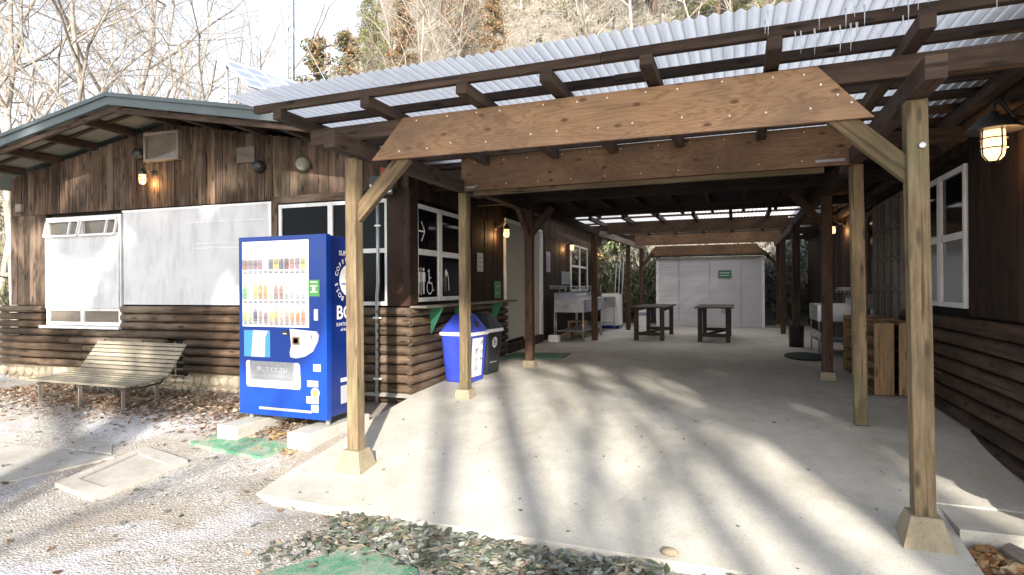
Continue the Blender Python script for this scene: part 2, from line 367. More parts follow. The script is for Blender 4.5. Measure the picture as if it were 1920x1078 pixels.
# ------------------------------------------------------------------ ground, slab, hill
def sstep(a, b, x): x = min(1, max(0, (x-a)/(b-a))); return x*x*(3-2*x)
def zg(x, y):
    P = [(-999, -.36), (2.5, -.36), (3.3, -.335), (4.2, -.25), (4.8, -.155), (5.2, -.125), (6.5, -.12), (999, -.12)]
    z = -.12
    for (a, za), (b_, zb) in zip(P, P[1:]):
        if y <= b_: z = za+(zb-za)*(y-a)/(b_-a); break
    if x > -3.7: z = min(z, -.42+.0*y) if y > 3.7 else min(z, -.362)
    r = max(0, y-21)*(.36+.69*sstep(-1.0, -.5, x/max(y, 1))); r = min(r, 48)
    l = max(0, -x-14)*.20*sstep(2, 9, y); l = min(l, 12)
    b = max(0, x-10)*.3*sstep(6, 14, y)
    h = max(r, l, min(b, 15))
    if h > 0: h += noise.noise(Vector((x*.15, y*.15, 1)))*min(1.4, h)
    far = max(abs(x), abs(y))
    return z+h+noise.noise(Vector((x*.8, y*.8, 0)))*.018
g = MB()
xs = []; x = -7
def axis(lo, hi, f0, f1, fine):
    a = [f0]; 
    while a[-1] < f1: a.append(a[-1]+fine)
    s_ = fine; up = a[-1]
    while up < hi: s_ = min(s_*1.18, 12); up += s_; a.append(up)
    s_ = fine; dn = f0
    while dn > lo: s_ = min(s_*1.18, 12); dn -= s_; a.insert(0, dn)
    return a
ax_ = axis(-220, 220, -12, 4, .3); ay_ = axis(-120, 240, 0, 30, .3)
nx = len(ax_); g.v = [Vector((x, y, zg(x, y))) for y in ay_ for x in ax_]
hill = MB(); hill.v = g.v
for j in range(len(ay_)-1):
    for i in range(nx-1):
        q = (j*nx+i, j*nx+i+1, (j+1)*nx+i+1, (j+1)*nx+i)
        t = hill if (ay_[j] > 20.5 or ax_[i] < -13.5) and ay_[j] > 6 else g
        t.f.append(q); t.uv.append([(0, 0)]*4); t.c.append((1, 1, 1)); t.sm.append(True)
tag(g.build('ground', M['gravel']), kind='structure'); tag(hill.build('hillside', M['hill']), kind='structure')

def zs(y):      # slab height
    P = [(3.78, -.33), (4.45, -.245), (5.5, -.11), (6.6, .02), (9, .10), (11, .12), (30, .12)]
    for (a, za), (b, zb) in zip(P, P[1:]):
        if y <= b: return za+(zb-za)*max(0, (y-a))/(b-a)
    return .12
s = MB(); ys = [3.78+.3*i for i in range(56)]+[20.6]
xl = lambda y: -3.93 if y < 6.4 else -5.6
xr = lambda y: 1.32 if y < 5.02 else 2.6
rows = sorted(set(ys+[6.4, 6.401, 5.02, 5.021]))
for a, b in zip(rows, rows[1:]):
    for k in range(8):
        def PX(y, ye, k): return xl(ye)+(xr(ye)-xl(ye))*k/8
        e = (a+b)/2
        x0, x1 = PX(a, e, k), PX(a, e, k+1)
        s.face([Vector((x0, a, zs(a))), Vector((x1, a, zs(a))), Vector((x1, b, zs(b))), Vector((x0, b, zs(b)))], smooth=True)
    e = (a+b)/2
    for xx, sg in ((xl(e), 1), (xr(e), -1)):
        q = [Vector((xx, b, zs(b))), Vector((xx, b, -.8)), Vector((xx, a, -.8)), Vector((xx, a, zs(a)))]; s.face(q if sg > 0 else q[::-1])
for (x0, x1, y) in ((-3.93, 1.32, 3.78),): s.face([Vector((x0, y, -.8)), Vector((x1, y, -.8)), Vector((x1, y, zs(y))), Vector((x0, y, zs(y)))])
s.face([Vector((1.32, 5.02, -.8)), Vector((2.6, 5.02, -.8)), Vector((2.6, 5.02, zs(5.02))), Vector((1.32, 5.02, zs(5.02)))])
tag(s.build('concrete_slab', M['concrete']), kind='structure')
s = MB(); s.prism([(1.325, 4.55), (2.6, 4.60), (2.6, 5.015), (1.325, 5.015)], 'z', -.8, -.182); tag(s.build('concrete_apron', M['concrete'], bevel=.02, recalc=True), kind='structure')
# old paving slabs and inspection cover at left
def lay(mb, pts, dz, th=.3, n_=6):
    rp = []
    for i_ in range(len(pts)):
        p, q = pts[i_], pts[(i_+1) % len(pts)]; rp += [(p[0]+(q[0]-p[0])*k/n_, p[1]+(q[1]-p[1])*k/n_) for k in range(n_)]
    m_ = len(rp); tp = [Vector((x, y, zl(y)+dz)) for x, y in rp]; mb.face(tp)
    for i_ in range(m_): a, b = tp[i_], tp[(i_+1) % m_]; mb.face([a-Vector((0, 0, th)), b-Vector((0, 0, th)), b, a])
def zl(y): return -.335+.083*(y-3.3)
s = MB()
lay(s, [(-11, 2.9), (-6.2, 3.15), (-5.80, 3.95), (-11, 3.78)], .018); lay(s, [(-11, 3.82), (-5.95, 4.02), (-6.6, 4.50), (-11, 4.7)], .014); lay(s, [(-11, 2.0), (-6.0, 2.2), (-6.12, 3.09), (-11, 2.83)], .010)
tag(s.build('paved_path', M['paving'], recalc=True), kind='structure')
t = thing('inspection_cover', 'rectangular grey drain cover in a raised concrete frame beside the paved path', 'drain cover', (-5.4, 3.7, -.33), world=True)
s = MB(); O = [(-5.62, 3.30), (-4.92, 3.18), (-4.92, 4.05), (-5.72, 4.22)]; I = [(-5.50, 3.42), (-5.06, 3.36), (-5.04, 3.92), (-5.60, 4.05)]
for k in range(4): k2 = (k+1) % 4; lay(s, [O[k], O[k2], I[k2], I[k]], .045)
s.build('cover_frame', M['paving'], t, recalc=True)
c_ = (-5.30, 3.69); s = MB(); lay(s, [(c_[0]+(x-c_[0])*.95, c_[1]+(y-c_[1])*.95) for x, y in I], .030); s.build('lid', M['paving'], t, recalc=True)

# ------------------------------------------------------------------ left cabin
B = thing('log_cabin', 'long brown timber and log cabin with green grey gable roof behind the vending machine', 'cabin', (-4.05, 6.65, 0), rad(3))
zr = lambda t: 4.11-.178*abs(t-4.15)
def zroof(x): return zr(-x)
# core (dark carcass inside the boards)
s = MB(); s.prism([(-7.66, -.2), (-.06, -.2), (-.06, zr(.06)-.17), (-4.15, zr(4.15)-.17), (-7.66, zr(7.66)-.17)], 'y', .07, 16.6); s.build('wall_core', M['dark'], B, recalc=True)
# facade boards, running up to the roof
def boards(mb, a0, a1, z0, z1, place, wd=.155, dz=None):
    a = a0
    while a < a1-.02:
        wv = min(wd*random.uniform(.85, 1.15), a1-a); dd = random.uniform(0, .012); tt = random.uniform(.62, 1.25)
        zt = z1 if not callable(z1) else min(z1(a), z1(a+wv)); place(mb, a, a+wv-.006, z0, zt, dd, (tt, tt*random.uniform(.94, 1.02), tt*random.uniform(.9, 1.02))); a += wv
def pf(mb, a, b, z0, z1, d, tt): mb.box(-b, -a, -.012-d, .03, z0, z1, grain=2, tint=tt)
def ps(mb, a, b, z0, z1, d, tt): mb.box(-.03, .012+d, a, b, z0, z1, grain=2, tint=tt)
top = lambda t: zr(t)-.16
s = MB(); boards(s, 0, 7.7, 2.66, top, pf); boards(s, 6.82, 7.7, 1.15, 2.655, pf)
s.build('facade_boarding', M['board'], B)
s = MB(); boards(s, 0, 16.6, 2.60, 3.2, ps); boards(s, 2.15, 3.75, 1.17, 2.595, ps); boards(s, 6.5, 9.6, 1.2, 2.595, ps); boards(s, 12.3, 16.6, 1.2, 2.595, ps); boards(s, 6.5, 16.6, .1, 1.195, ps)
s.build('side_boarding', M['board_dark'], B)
# log siding
def logrow(mb, f, a0, a1, z, r, joints, n=10):
    cuts = [a0]+[j for j in joints if a0 < j < a1]+[a1]
    for p, q in zip(cuts, cuts[1:]):
        rr = r*random.uniform(.97, 1.03); m_ = (p+q)/2; w_ = random.uniform(-.004, .004)
        mb.path([f(p+.004, z), f(p+.02, z), f(m_, z+w_), f(q-.02, z), f(q-.004, z)], [rr*.86, rr, rr, rr, rr*.86], n)
s = MB(); P = .1265
for k in range(10):
    z = 1.15-P*(k+.5)
    f = lambda a, z: (-a, -.045, z)
    J = [3.2+.02*k % .1, 5.9]
    if k >= 8:
        logrow(s, f, -.07, 2.35, z, P*.475, [.6]); continue
    if k < 3: logrow(s, f, -.07, 5.06, z, P*.475, [2.4, .6]); logrow(s, f, 6.84, 7.88, z, P*.475, [])
    else:
        logrow(s, f, 4.14 if 4 <= k <= 7 else -.07, 7.88, z, P*.475, [5.9 if k % 4 else 6.2, 2.2])
        if 4 <= k <= 7: logrow(s, f, -.07, 3.78, z, P*.475, [2.45, .6])
s.build('facade_log_siding', M['log'], B)
s = MB()
for k in range(10):
    z = 1.14-P*(k+.5); f = lambda a, z: (.045, a, z); logrow(s, f, -.10, 3.8, z, P*.475, [1.9+.03*(k % 2)] if k % 3 == 0 else [])
s.build('side_log_siding', M['log'], B)
# louvred floor vent in the log wall
L_ = MB(); L_.box(-4.14, -3.78, -.02, .05, .02, .60, tint=(1, 1, 1)); lv = L_.build('floor_vent', M['dark'], B)
s = MB()
for k in range(5): s.obox((-3.96, -.035, .07+k*.105), ((1, 0, 0), (0, .8, -.6), (0, .6, .8)), [.33, .07, .012])
s.beam((-3.96, -.05, .02), (-3.96, -.05, .6), .02, .02); s.build('louvre', M['bench'], lv)
# cobble foundation
s = MB(); s.box(-7.8, -2.3, .0, .06, -.4, .14, tint=(1, 1, 1)); fo = s.build('foundation', M['mortar'], B)
s = MB(); R_ = random.Random(3)
for row, zc in enumerate((-.30, -.15, .02)):
    a = 2.3+.08*row
    while a < 7.8:
        w_ = R_.uniform(.13, .25); h_ = R_.uniform(.080, .105); b = len(s.v); n1, n2 = 6, 10
        tt = R_.uniform(.75, 1.15); ph = R_.uniform(0, 9)
        for i in range(n1+1):
            for j in range(n2):
                th = math.pi*i/n1; fi = 2*math.pi*j/n2; kx = 1+.18*math.sin(3*fi+ph)
                X_ = math.sin(th)*math.cos(fi)*w_/2*kx; Z_ = math.sin(th)*math.sin(fi)*h_*kx; Y_ = -math.cos(th)*.05
                s.v.append(Vector((-(a+w_/2)+X_, Y_, zc+Z_)))
        for i in range(n1):
            for j in range(n2):
                s.f.append((b+i*n2+j, b+(i+1)*n2+j, b+(i+1)*n2+(j+1) % n2, b+i*n2+(j+1) % n2)); s.uv.append([(0, 0)]*4); s.c.append((tt, tt, tt)); s.sm.append(True)
        a += w_*.96
s.build('cobbles', M['stone'], fo, recalc=True)
# corner post, trims
s = MB(); s.box(-.30, .03, -.05, .10, 1.16, 2.70, grain=2, tint=(.5, .46, .44)); s.box(.008, .045, -.045, .18, 1.18, 2.62, grain=2, tint=(.5, .46, .44)); s.build('corner_post', M['redpost'], B, bevel=.006)
s = MB(); s.box(-2.2, .04, -.04, .02, 2.60, 2.70, grain=0); s.box(-2.17, -2.07, -.045, .02, 1.16, 2.60, grain=2); s.build('window_trim', M['board'], B)
# facade windows at right (dark panes), outward offset -y
def window(parent, name, rects, frame_w, place, glass, gm, dep=.03, rails=()):
    """rects: list of panes (a0,a1,z0,z1); place(mb,a0,a1,z0,z1,d0,d1)"""
    a0 = min(r[0] for r in rects)-frame_w; a1 = max(r[1] for r in rects)+frame_w; z0 = min(r[2] for r in rects)-frame_w; z1 = max(r[3] for r in rects)+frame_w
    s = MB(); place(s, a0, a1, z0, z1, -.05, .012); wn = s.build(name, M['dark'], parent)
    s = MB(); w1 = (1, 1, 1)
    xs_ = sorted({round(r[0], 3) for r in rects} | {round(r[1], 3) for r in rects})
    def bar(p, q, u, v, d): place(s, p, q, u, v, -.02, d)
    # vertical bars between pane columns, then rails inside each column
    cols_ = sorted({(r[0], r[1]) for r in rects}); e = a0
    for c0, c1 in cols_: bar(e, c0, z0, z1, dep); e = c1
    bar(e, a1, z0, z1, dep)
    for c0, c1 in cols_:
        rr = sorted([(r[2], r[3]) for r in rects if r[0] == c0]); e = z0
        for u, v in rr: bar(c0+.001, c1-.001, e, u, dep-.006); e = v
        bar(c0+.001, c1-.001, e, z1, dep-.006)
    s.build('frame', glass, wn, bevel=.003)
    for i, r in enumerate(rects):
        s = MB(); place(s, r[0]-.004, r[1]+.004, r[2]-.004, r[3]+.004, .0, .016); s.build('pane', gm[i] if isinstance(gm, list) else gm, wn)
    return wn
PF = lambda mb, a0, a1, z0, z1, d0, d1: mb.box(-a1, -a0, -d1, -d0, z0, z1, grain=2 if z1-z0 > a1-a0 else 0, tint=(1, 1, 1))
PS = lambda mb, a0, a1, z0, z1, d0, d1: mb.box(d0, d1, a0, a1, z0, z1, grain=2 if z1-z0 > a1-a0 else 1, tint=(1, 1, 1))
window(B, 'window', [(1.23, 2.00, 1.92, 2.53), (1.23, 2.00, 1.22, 1.86), (.34, 1.15, 1.92, 2.53), (.34, 1.15, 1.22, 1.86)], .05, PF, M['white'], M['glass'], .04)
# left window : hopper sashes, white blind panel, bottom panes
wl = window(B, 'window', [(5.14, 5.92, .88, 1.06), (5.98, 6.72, .88, 1.06), (5.14, 5.92, 2.30, 2.53), (5.98, 6.72, 2.30, 2.53)], .06, PF, M['white'], M['brownglass'], .05)
s = MB(); s.box(-6.77, -5.10, -.075, -.052, 1.10, 2.26, tint=(1, 1, 1)); s.build('blind_panel', M['panel'], wl, bevel=.004)
for a0, a1 in ((5.15, 5.92), (5.98, 6.74)):
    s = MB(); up, dn = (2.52, -.06), (2.27, -.11)
    for p, q in (((a0, 0), (a1, 0)), ((a0, 1), (a1, 1)), ((a0, 0), (a0, 1)), ((a1, 0), (a1, 1)), ((a0+.2, 0), (a0+.2, 1))):
        def Z(e): zz, yy = up if e else dn; return (yy, zz)
        s.beam((-p[0], *Z(p[1])), (-q[0], *Z(q[1])), .022, .03, tint=(1, 1, 1))
    s.build('hopper_sash', M['white'], wl)
s = MB(); s.box(-6.84, -5.04, -.13, -.045, .775, .815, tint=(1, 1, 1)); s.build('sill', M['white'], wl)
# white board
s = MB(); s.box(-5.04, -2.18, -.040, -.006, 1.165, 2.63, tint=(1, 1, 1)); wb = s.build('white_board', M['panel'], B, bevel=.003)
s = MB(); s.box(-5.05, -2.17, -.05, -.042, 2.60, 2.635, tint=(1, 1, 1)); s.box(-2.215, -2.17, -.05, -.0415, 1.165, 2.60, tint=(1, 1, 1)); s.box(-3.75, -2.3, -.05, -.0415, 2.38, 2.392, tint=(.6, .6, .6)); s.box(-3.6, -2.3, -.05, -.0415, 2.06, 2.072, tint=(.6, .6, .6)); s.box(-3.6, -2.3, -.05, -.0415, 1.99, 2.002, tint=(.6, .6, .6)); s.build('edge_strip', M['white'], wb)
# vents on the gable
s = MB(); s.box(-4.50, -3.86, -.06, -.02, 3.38, 3.78, tint=(1, 1, 1)); gv = s.build('gable_vent', M['brownglass'], B)
s = MB()
for (x0, x1, z0, z1) in ((-4.53, -3.83, 3.76, 3.80), (-4.53, -3.83, 3.36, 3.40), (-4.53, -4.49, 3.40, 3.76), (-3.87, -3.83, 3.40, 3.76)): s.box(x0, x1, -.10, -.02, z0, z1, tint=(1, 1, 1))
s.build('frame', M['greywood'], gv)
s = MB(); s.box(-2.78, -2.46, -.05, -.02, 3.22, 3.45, tint=(.6, .6, .6)); s.build('cover_plate', M['greywood'], B)
for a, z, rr, mt in ((1.60, 3.12, .10, 'soffit'), (2.36, 3.14, .09, 'black'), (4.66, 3.50, .09, 'black')):
    s = MB(); s.lathe((-a, -.02, z), [(rr*.8, 0), (rr, .02), (rr, .07), (rr*.75, .12), (rr*.1, .13)], 20, ax=Matrix.Rotation(rad(90), 3, 'X')); s.build('round_vent', M[mt], B)
s = MB(); s.box(-7.50, -7.36, -.07, -.02, 2.72, 2.86, tint=(1, 1, 1)); jb = s.build('junction_box', M['greywood'], B)
# roof
s = MB()
for (x0, x1) in ((-8.7, -4.15), (-4.15, .40)):
    s.prism([(x0, zroof(x0)-.05), (x1, zroof(x1)-.05), (x1, zroof(x1)), (x0, zroof(x0))], 'y', -.93, 17.2, tint=(1, 1, 1))
rf = s.build('roof', M['roof'], B, recalc=True)
s = MB()
for (x0, x1) in ((-8.7, -4.15), (-4.15, .40)):
    for (u, v, y0, y1) in ((-.15, -.035, -.955, -.90), (-.04, .012, -.985, -.90)):
        s.prism([(x0, zroof(x0)+u), (x1, zroof(x1)+u), (x1, zroof(x1)+v), (x0, zroof(x0)+v)], 'y', y0, y1, tint=(1, 1, 1))
s.build('fascia', M['fascia'], rf, recalc=True)
s = MB()
for (x0, x1) in ((-8.7, -4.15), (-4.15, .40)):
    a = x0
    while a < x1-.05:
        b = min(a+.45, x1); s.prism([(a, zroof(a)-.075), (b-.012, zroof(b)-.075), (b-.012, zroof(b)-.055), (a, zroof(a)-.055)], 'y', -.89, 0, tint=(random.uniform(.75, 1.1),)*3); a = b
s.build('soffit', M['soffit'], rf, recalc=True)
s = MB()
for i in range(11):
    a = -.2+.84*i; z = zr(a)-.135; s.box(-a-.045, -a+.045, -.89, -.0, z-.06, z+.055, grain=1)
for yy in (-.45,):
    for (x0, x1) in ((-8.6, -4.15), (-4.15, .35)): s.beam((x0, yy, zroof(x0)-.10), (x1, yy, zroof(x1)-.10), .05, .04)
s.build('rafters', M['beam'], B, bevel=.004)
s = MB(); s.prism([(-8.68, zr(8.68)-.16), (-4.15, zr(4.15)-.16), (.36, zr(-.36)-.16), (.36, zr(-.36)-.22), (-4.15, zr(4.15)-.24), (-8.68, zr(8.68)-.22)], 'y', -.885, -.84); s.build('verge_beam', M['beam'], B, recalc=True)
# side window with pictograms
ws = window(B, 'window', [(.20, .83, 1.92, 2.47), (.20, .83, 1.27, 1.84), (.95, 1.95, 1.92, 2.47), (.95, 1.95, 1.27, 1.84)], .06, PS, M['white'], M['glass'], .04)
X_, Y_ = (0, 1, 0), (0, 0, 1)
s = MB(); W1 = (.8, .8, .8)
def line(mb, p, q, w_, o, off=.018, c=W1):
    d = Vector((q[0]-p[0], q[1]-p[1])); d.normalize(); nn = Vector((-d.y, d.x))*w_/2
    flat(mb, [(p[0]+nn.x, p[1]+nn.y), (p[0]-nn.x, p[1]-nn.y), (q[0]-nn.x, q[1]-nn.y), (q[0]+nn.x, q[1]+nn.y)][::-1], o, X_, Y_, off, c=c)
o0 = (0, 0, 0)
line(s, (.20, 2.165), (.42, 2.165), .022, o0); line(s, (.43, 2.165), (.33, 2.30), .020, o0); line(s, (.43, 2.165), (.33, 2.03), .020, o0); s.build('arrow_symbol', M['print'], ws)
s = MB()
def person(mb, cx, z0, h, dress):
    k = h/.36; flat(mb, disc(.024*k, 14, cx, z0+.335*k), o0, X_, Y_, .018, c=W1)
    if dress: flat(mb, [(cx-.045*k, z0+.14*k), (cx+.045*k, z0+.14*k), (cx+.028*k, z0+.22*k), (cx+.036*k, z0+.30*k), (cx-.036*k, z0+.30*k), (cx-.028*k, z0+.22*k)], o0, X_, Y_, .018, c=W1)
    else: flat(mb, rect(cx-.032*k, cx+.032*k, z0+.15*k, z0+.30*k), o0, X_, Y_, .018, c=W1)
    for e in (-1, 1):
        flat(mb, rect(cx+e*.016*k-.011*k, cx+e*.016*k+.011*k, z0, z0+.149*k), o0, X_, Y_, .018, c=W1)
        flat(mb, rect(cx+e*.046*k-.008*k, cx+e*.046*k+.008*k, z0+.16*k, z0+.295*k), o0, X_, Y_, .018, c=W1)
person(s, .235, 1.315, .35, True); person(s, .385, 1.315, .35, False); flat(s, rect(.301, .318, 1.30, 1.67), o0, X_, Y_, .018, c=W1)
s.build('toilet_symbols', M['print'], ws)
s = MB(); ring(s, .075, .092, o0, X_, Y_, 100, 380, 24, W1, .018, .575, 1.40); flat(s, disc(.024, 14, .545, 1.625), o0, X_, Y_, .018, c=W1)
line(s, (.55, 1.60), (.56, 1.45), .03, o0); line(s, (.56, 1.455), (.64, 1.455), .022, o0); line(s, (.555, 1.53), (.62, 1.53), .016, o0); line(s, (.64, 1.455), (.675, 1.36), .022, o0); line(s, (.67, 1.36), (.71, 1.375), .018, o0); s.build('wheelchair_symbol', M['print'], ws)
s = MB(); pts = [(1.13, 1.63), (1.17, 1.62), (1.20, 1.55), (1.215, 1.46), (1.22, 1.36)]
for p, q in zip(pts, pts[1:]): line(s, p, q, .02, o0)
flat(s, [(1.08, 1.60), (1.14, 1.54), (1.17, 1.60), (1.14, 1.66), (1.10, 1.66)], o0, X_, Y_, .018, c=W1)
for k in range(4): line(s, (1.095+k*.014, 1.585-k*.014), (.97+k*.05, 1.44-k*.035), .004, o0)
s.build('shower_symbol', M['print'], ws)
# ledge below the side window with green brackets
s = MB(); s.box(.05, .30, -.08, 3.75, 1.135, 1.165, grain=1); lg = s.build('ledge', M['greywood'], B, bevel=.004)
for a in (.42, 1.25, 2.9):
    s = MB(); s.prism([(.09, 1.13), (.30, 1.13), (.11, .76)], 'y', a, a+.012, tint=(1, 1, 1)); s.build('bracket', M['green'], lg, recalc=True)
# door on the side wall
s = MB(); s.box(.0, .035, 3.86, 5.12, .36, 2.66, tint=(1, 1, 1)); dr = s.build('door', M['cream'], B)
s = MB(); s.box(.0, .055, 3.80, 3.855, .1, 2.73, tint=(1, 1, 1)); s.box(.0, .055, 3.855, 6.5, 2.665, 2.73, tint=(1, 1, 1)); s.box(0, .045, 5.125, 5.17, .1, 2.66, tint=(1, 1, 1)); s.build('frame', M['white'], dr, bevel=.004)
s = MB(); s.box(.035, .07, 4.5, 4.62, 1.95, 1.965, tint=(1, 1, 1)); s.build('handle', M['steel'], dr)
s = MB(); s.box(0, .03, 5.20, 6.30, .3, 2.66, tint=(.8, .8, .8)); s.build('door', M['cream'], B)
s = MB(); s.box(0, .06, 6.28, 6.5, .06, 2.66, tint=(1, 1, 1)); s.build('door_trim', M['white'], B, bevel=.004)
s = MB(); s.box(.0, .12, 3.86, 6.27, .05, .30, grain=1); s.build('threshold', M['board_dark'], B)
# second side window
window(B, 'window', [(9.75, 10.9, 2.02, 2.58), (9.75, 10.9, 1.33, 1.96), (11.0, 12.15, 2.02, 2.58), (11.0, 12.15, 1.33, 1.96)], .06, PS, M['white'], M['glass'], .04)
s = MB(); s.box(.03, .05, 7.2, 8.9, 1.35, 1.42, tint=(1, 1, 1)); s.build('towel_rail', M['greywood'], B)

# notices on the side wall
def notice(name, label, cat, frame, y0, y1, z0, z1, colr, lines=3, lc=(.15, .15, .15), x=.03, c0=(0, 0, 0)):
    Mx = frame.matrix_world
    t = thing(name, label, cat, Mx @ Vector((x, (y0+y1)/2, z0)), math.atan2(Mx[1][0], Mx[0][0]))
    hw = (y1-y0)/2; h = z1-z0; s = MB(); s.box(0, .006, -hw, hw, 0, h, tint=colr); s.build('board', M['print'], t)
    s = MB()
    for k in range(lines):
        zc = h*(1-(k+1)/(lines+1)); flat(s, rect(-hw*.75, hw*random.uniform(.3, .75), zc-h*.02, zc+h*.02), (.006, 0, 0), (0, 1, 0), (0, 0, 1), .001, c=lc)
    s.build('lettering', M['print'], t); return t
notice('notice', 'small white paper notice on dark boards left of the toilet door', 'notice', B, 2.35, 2.62, 1.66, 1.98, (.5, .5, .5))
notice('notice', 'green notice low on dark boards beside the toilet door', 'notice', B, 3.2, 3.55, 1.20, 1.50, (.06, .22, .12), 2, (.5, .6, .5))
notice('notice', 'tall pale violet poster on dark wall right of the cream door', 'poster', B, 6.9, 7.3, 1.75, 2.25, (.35, .30, .42))
notice('notice', 'wide blue grey board on the wall above the washing up sink', 'notice board', B, 8.5, 9.55, 1.45, 1.80, (.22, .27, .30), 2)

# ------------------------------------------------------------------ right cabin
Rb = thing('log_cabin', 'dark brown timber cabin with log base and lattice door on the right of the shelter', 'cabin', (2.1, 4.4, 0))
PR = lambda mb, a0, a1, z0, z1, d0, d1: mb.box(-d1, -d0, a0-4.4, a1-4.4, z0, z1, grain=2 if z1-z0 > a1-a0 else 1, tint=(1, 1, 1))
def pr(mb, a, b, z0, z1, d, tt): mb.box(-.02-d, .03, a-4.4, b-4.4, z0, z1, grain=2, tint=tt)
s = MB(); s.prism([(.06, -.3), (5, -.3), (5, 4.0), (2.5, 4.3), (.06, 3.35)], 'y', .06, 16.4); s.build('wall_core', M['dark'], Rb, recalc=True)
s = MB(); boards(s, 4.4, 6.84, 1.10, 2.80, pr, .13); boards(s, 8.62, 9.10, .1, 2.80, pr); boards(s, 11.75, 20.8, .1, 2.80, pr); boards(s, 6.84, 11.75, 2.70, 2.80, pr)
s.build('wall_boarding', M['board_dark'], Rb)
s = MB(); boards(s, 0, 5, -.3, 3.3, lambda mb, a, b, z0, z1, d, tt: mb.box(a, b, -.02-d, .05, z0, z1, grain=2, tint=tt)); s.build('end_boarding', M['board_dark'], Rb)
s = MB(); P2 = .15
for k in range(9):
    z = 1.08-P2*(k+.5); logrow(s, lambda a, z: (-.045, a-4.4, z), 4.33, 9.1 if z > 0 else 9.0, z, P2*.475, [7.4] if k % 3 == 1 else [], 12)
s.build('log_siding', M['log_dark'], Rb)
s = MB()
for k, (xx, z, r_) in enumerate(((-.06, 2.88, .085), (-.10, 3.06, .09), (-.28, 3.22, .08))): logrow(s, lambda a, z: (xx, a-4.4, z), 4.0, 20.8, z, r_, [9.5+k, 14], 12)
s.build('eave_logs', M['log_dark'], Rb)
window(Rb, 'window', [(6.95, 7.63, 1.92, 2.52), (6.95, 7.63, 1.22, 1.85), (7.74, 8.5, 1.92, 2.52), (7.74, 8.5, 1.22, 1.85)], .055, PR, M['white'], [M['glass'], M['curtain'], M['glass'], M['curtain']], .045)
rects = [(9.2+i*.42, 9.2+i*.42+.385, .50+j*.43, .50+j*.43+.39) for i in range(4) for j in range(5)]
window(Rb, 'lattice_door', rects, .04, PR, M['greywood'], M['curtain'], .07)
window(Rb, 'door', [(11.05, 11.6, .35, 1.0), (11.05, 11.6, 1.25, 2.55)], .09, PR, M['greywood'], M['glass'], .05)
s = MB(); s.prism([(-.55, 3.32), (2.5, 4.45), (5.5, 3.32), (5.5, 3.40), (2.5, 4.53), (-.55, 3.40)], 'y', -.6, 16.8); s.build('roof', M['roof'], Rb, recalc=True)
s = MB()
for i in range(20): s.beam((-.52, -.5+i*.9, 3.28), (.1, -.5+i*.9, 3.50), .07, .09)
s.build('rafters', M['beam'], Rb)
notice('notice', 'white thermometer strip on the dark wall above the right hand sink', 'sign', Rb, 8.2, 8.25, 1.55, 2.05, (.5, .55, .6), 1, x=-.03)

# ------------------------------------------------------------------ shelters
def post(par, x, y, zt, wd, m, pier=None, lean=(0, 0)):
    zb = zs(y) + (.10 if pier == 'low' else .17 if pier else 0)
    s = MB(); s.beam((x, y, zb), (x+lean[0], y+lean[1], zt), wd, wd, up=(0, 1, 0), tint=(1, 1, 1)); o = s.build('post', M[m], par, bevel=.008)
    if pier:
        a = {'tall': (.175, .085), 'low': (.12, .09)}[pier]; z0 = zs(y)-.14
        s = MB(); b = [Vector((x+i*a[0], y+j*a[0], z0)) for i, j in ((-1, -1), (1, -1), (1, 1), (-1, 1))]; t_ = [Vector((x+i*a[1], y+j*a[1], zb+.004)) for i, j in ((-1, -1), (1, -1), (1, 1), (-1, 1))]
        s.face(t_)
        for k in range(4): s.face([b[k], b[(k+1) % 4], t_[(k+1) % 4], t_[k]])
        s.build('pier', M['pier'], par, bevel=.008)
    return o
def corr(par, x0, x1, y0, y1, z, pitch=.076, amp=.010, seam=(.0,)):
    s = MB(); nn = int((x1-x0)/pitch*8); r0, r1 = [], []
    for seg, (ya, yb) in enumerate(((y0, (y0+y1)/2+.1), ((y0+y1)/2, y1))):
        b = len(s.v)
        for i in range(nn+1):
            x = x0+(x1-x0)*i/nn; zz = z+amp*math.sin(2*math.pi*x/pitch)+seg*.004+noise.noise(Vector((x*.7, seg, 0)))*.004
            e = noise.noise(Vector((math.floor(x/.65)*3.1, 5, 0)))*.03
            s.v.append(Vector((x, ya+(e if seg == 0 else 0), zz))); s.v.append(Vector((x, yb, zz)))
        for i in range(nn):
            q = b+2*i; s.f.append((q, q+2, q+3, q+1)); s.uv.append([(0, 0)]*4); s.c.append((1, 1, 1)); s.sm.append(True)
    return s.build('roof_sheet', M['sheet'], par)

Pg = thing('timber_pergola', 'open timber shelter with clear corrugated roof and plywood fascia at the front', 'pergola', (-1.05, 5.5, 0), world=True)
post(Pg, -3.28, 4.45, 2.58, .115, 'timber', 'tall', (-.01, 0)); post(Pg, 1.10, 4.45, 2.58, .12, 'timber', 'tall', (-.035, 0))
post(Pg, -3.22, 6.62, 2.58, .115, 'timber', 'low'); post(Pg, 1.12, 6.62, 2.58, .115, 'timber', None, (-.03, 0))
for x in (-3.22, 1.07):
    s = MB(); s.beam((x, 4.02, 2.655), (x, 7.1, 2.655), .115, .145); s.build('header_beam', M['beam' if x > 0 else 'greywood'] if 0 else M['beam'], Pg, bevel=.006)
s = MB(); s.beam((-3.75, 4.46, 2.81), (2.0, 4.46, 2.81), .09, .145); s.build('cross_beam', M['beam'], Pg, bevel=.006)
s = MB(); s.beam((-3.75, 6.66, 2.81), (2.0, 6.66, 2.81), .09, .145); s.build('cross_beam', M['beam'], Pg, bevel=.006)
for x in (-3.78, -2.86, -1.98, -1.30, -.58, .22, 1.03, 1.88):
    s = MB(); s.beam((x, 4.02, 2.93), (x, 7.2, 2.93), .09, .092); s.build('rafter', M['beam'], Pg, bevel=.005)
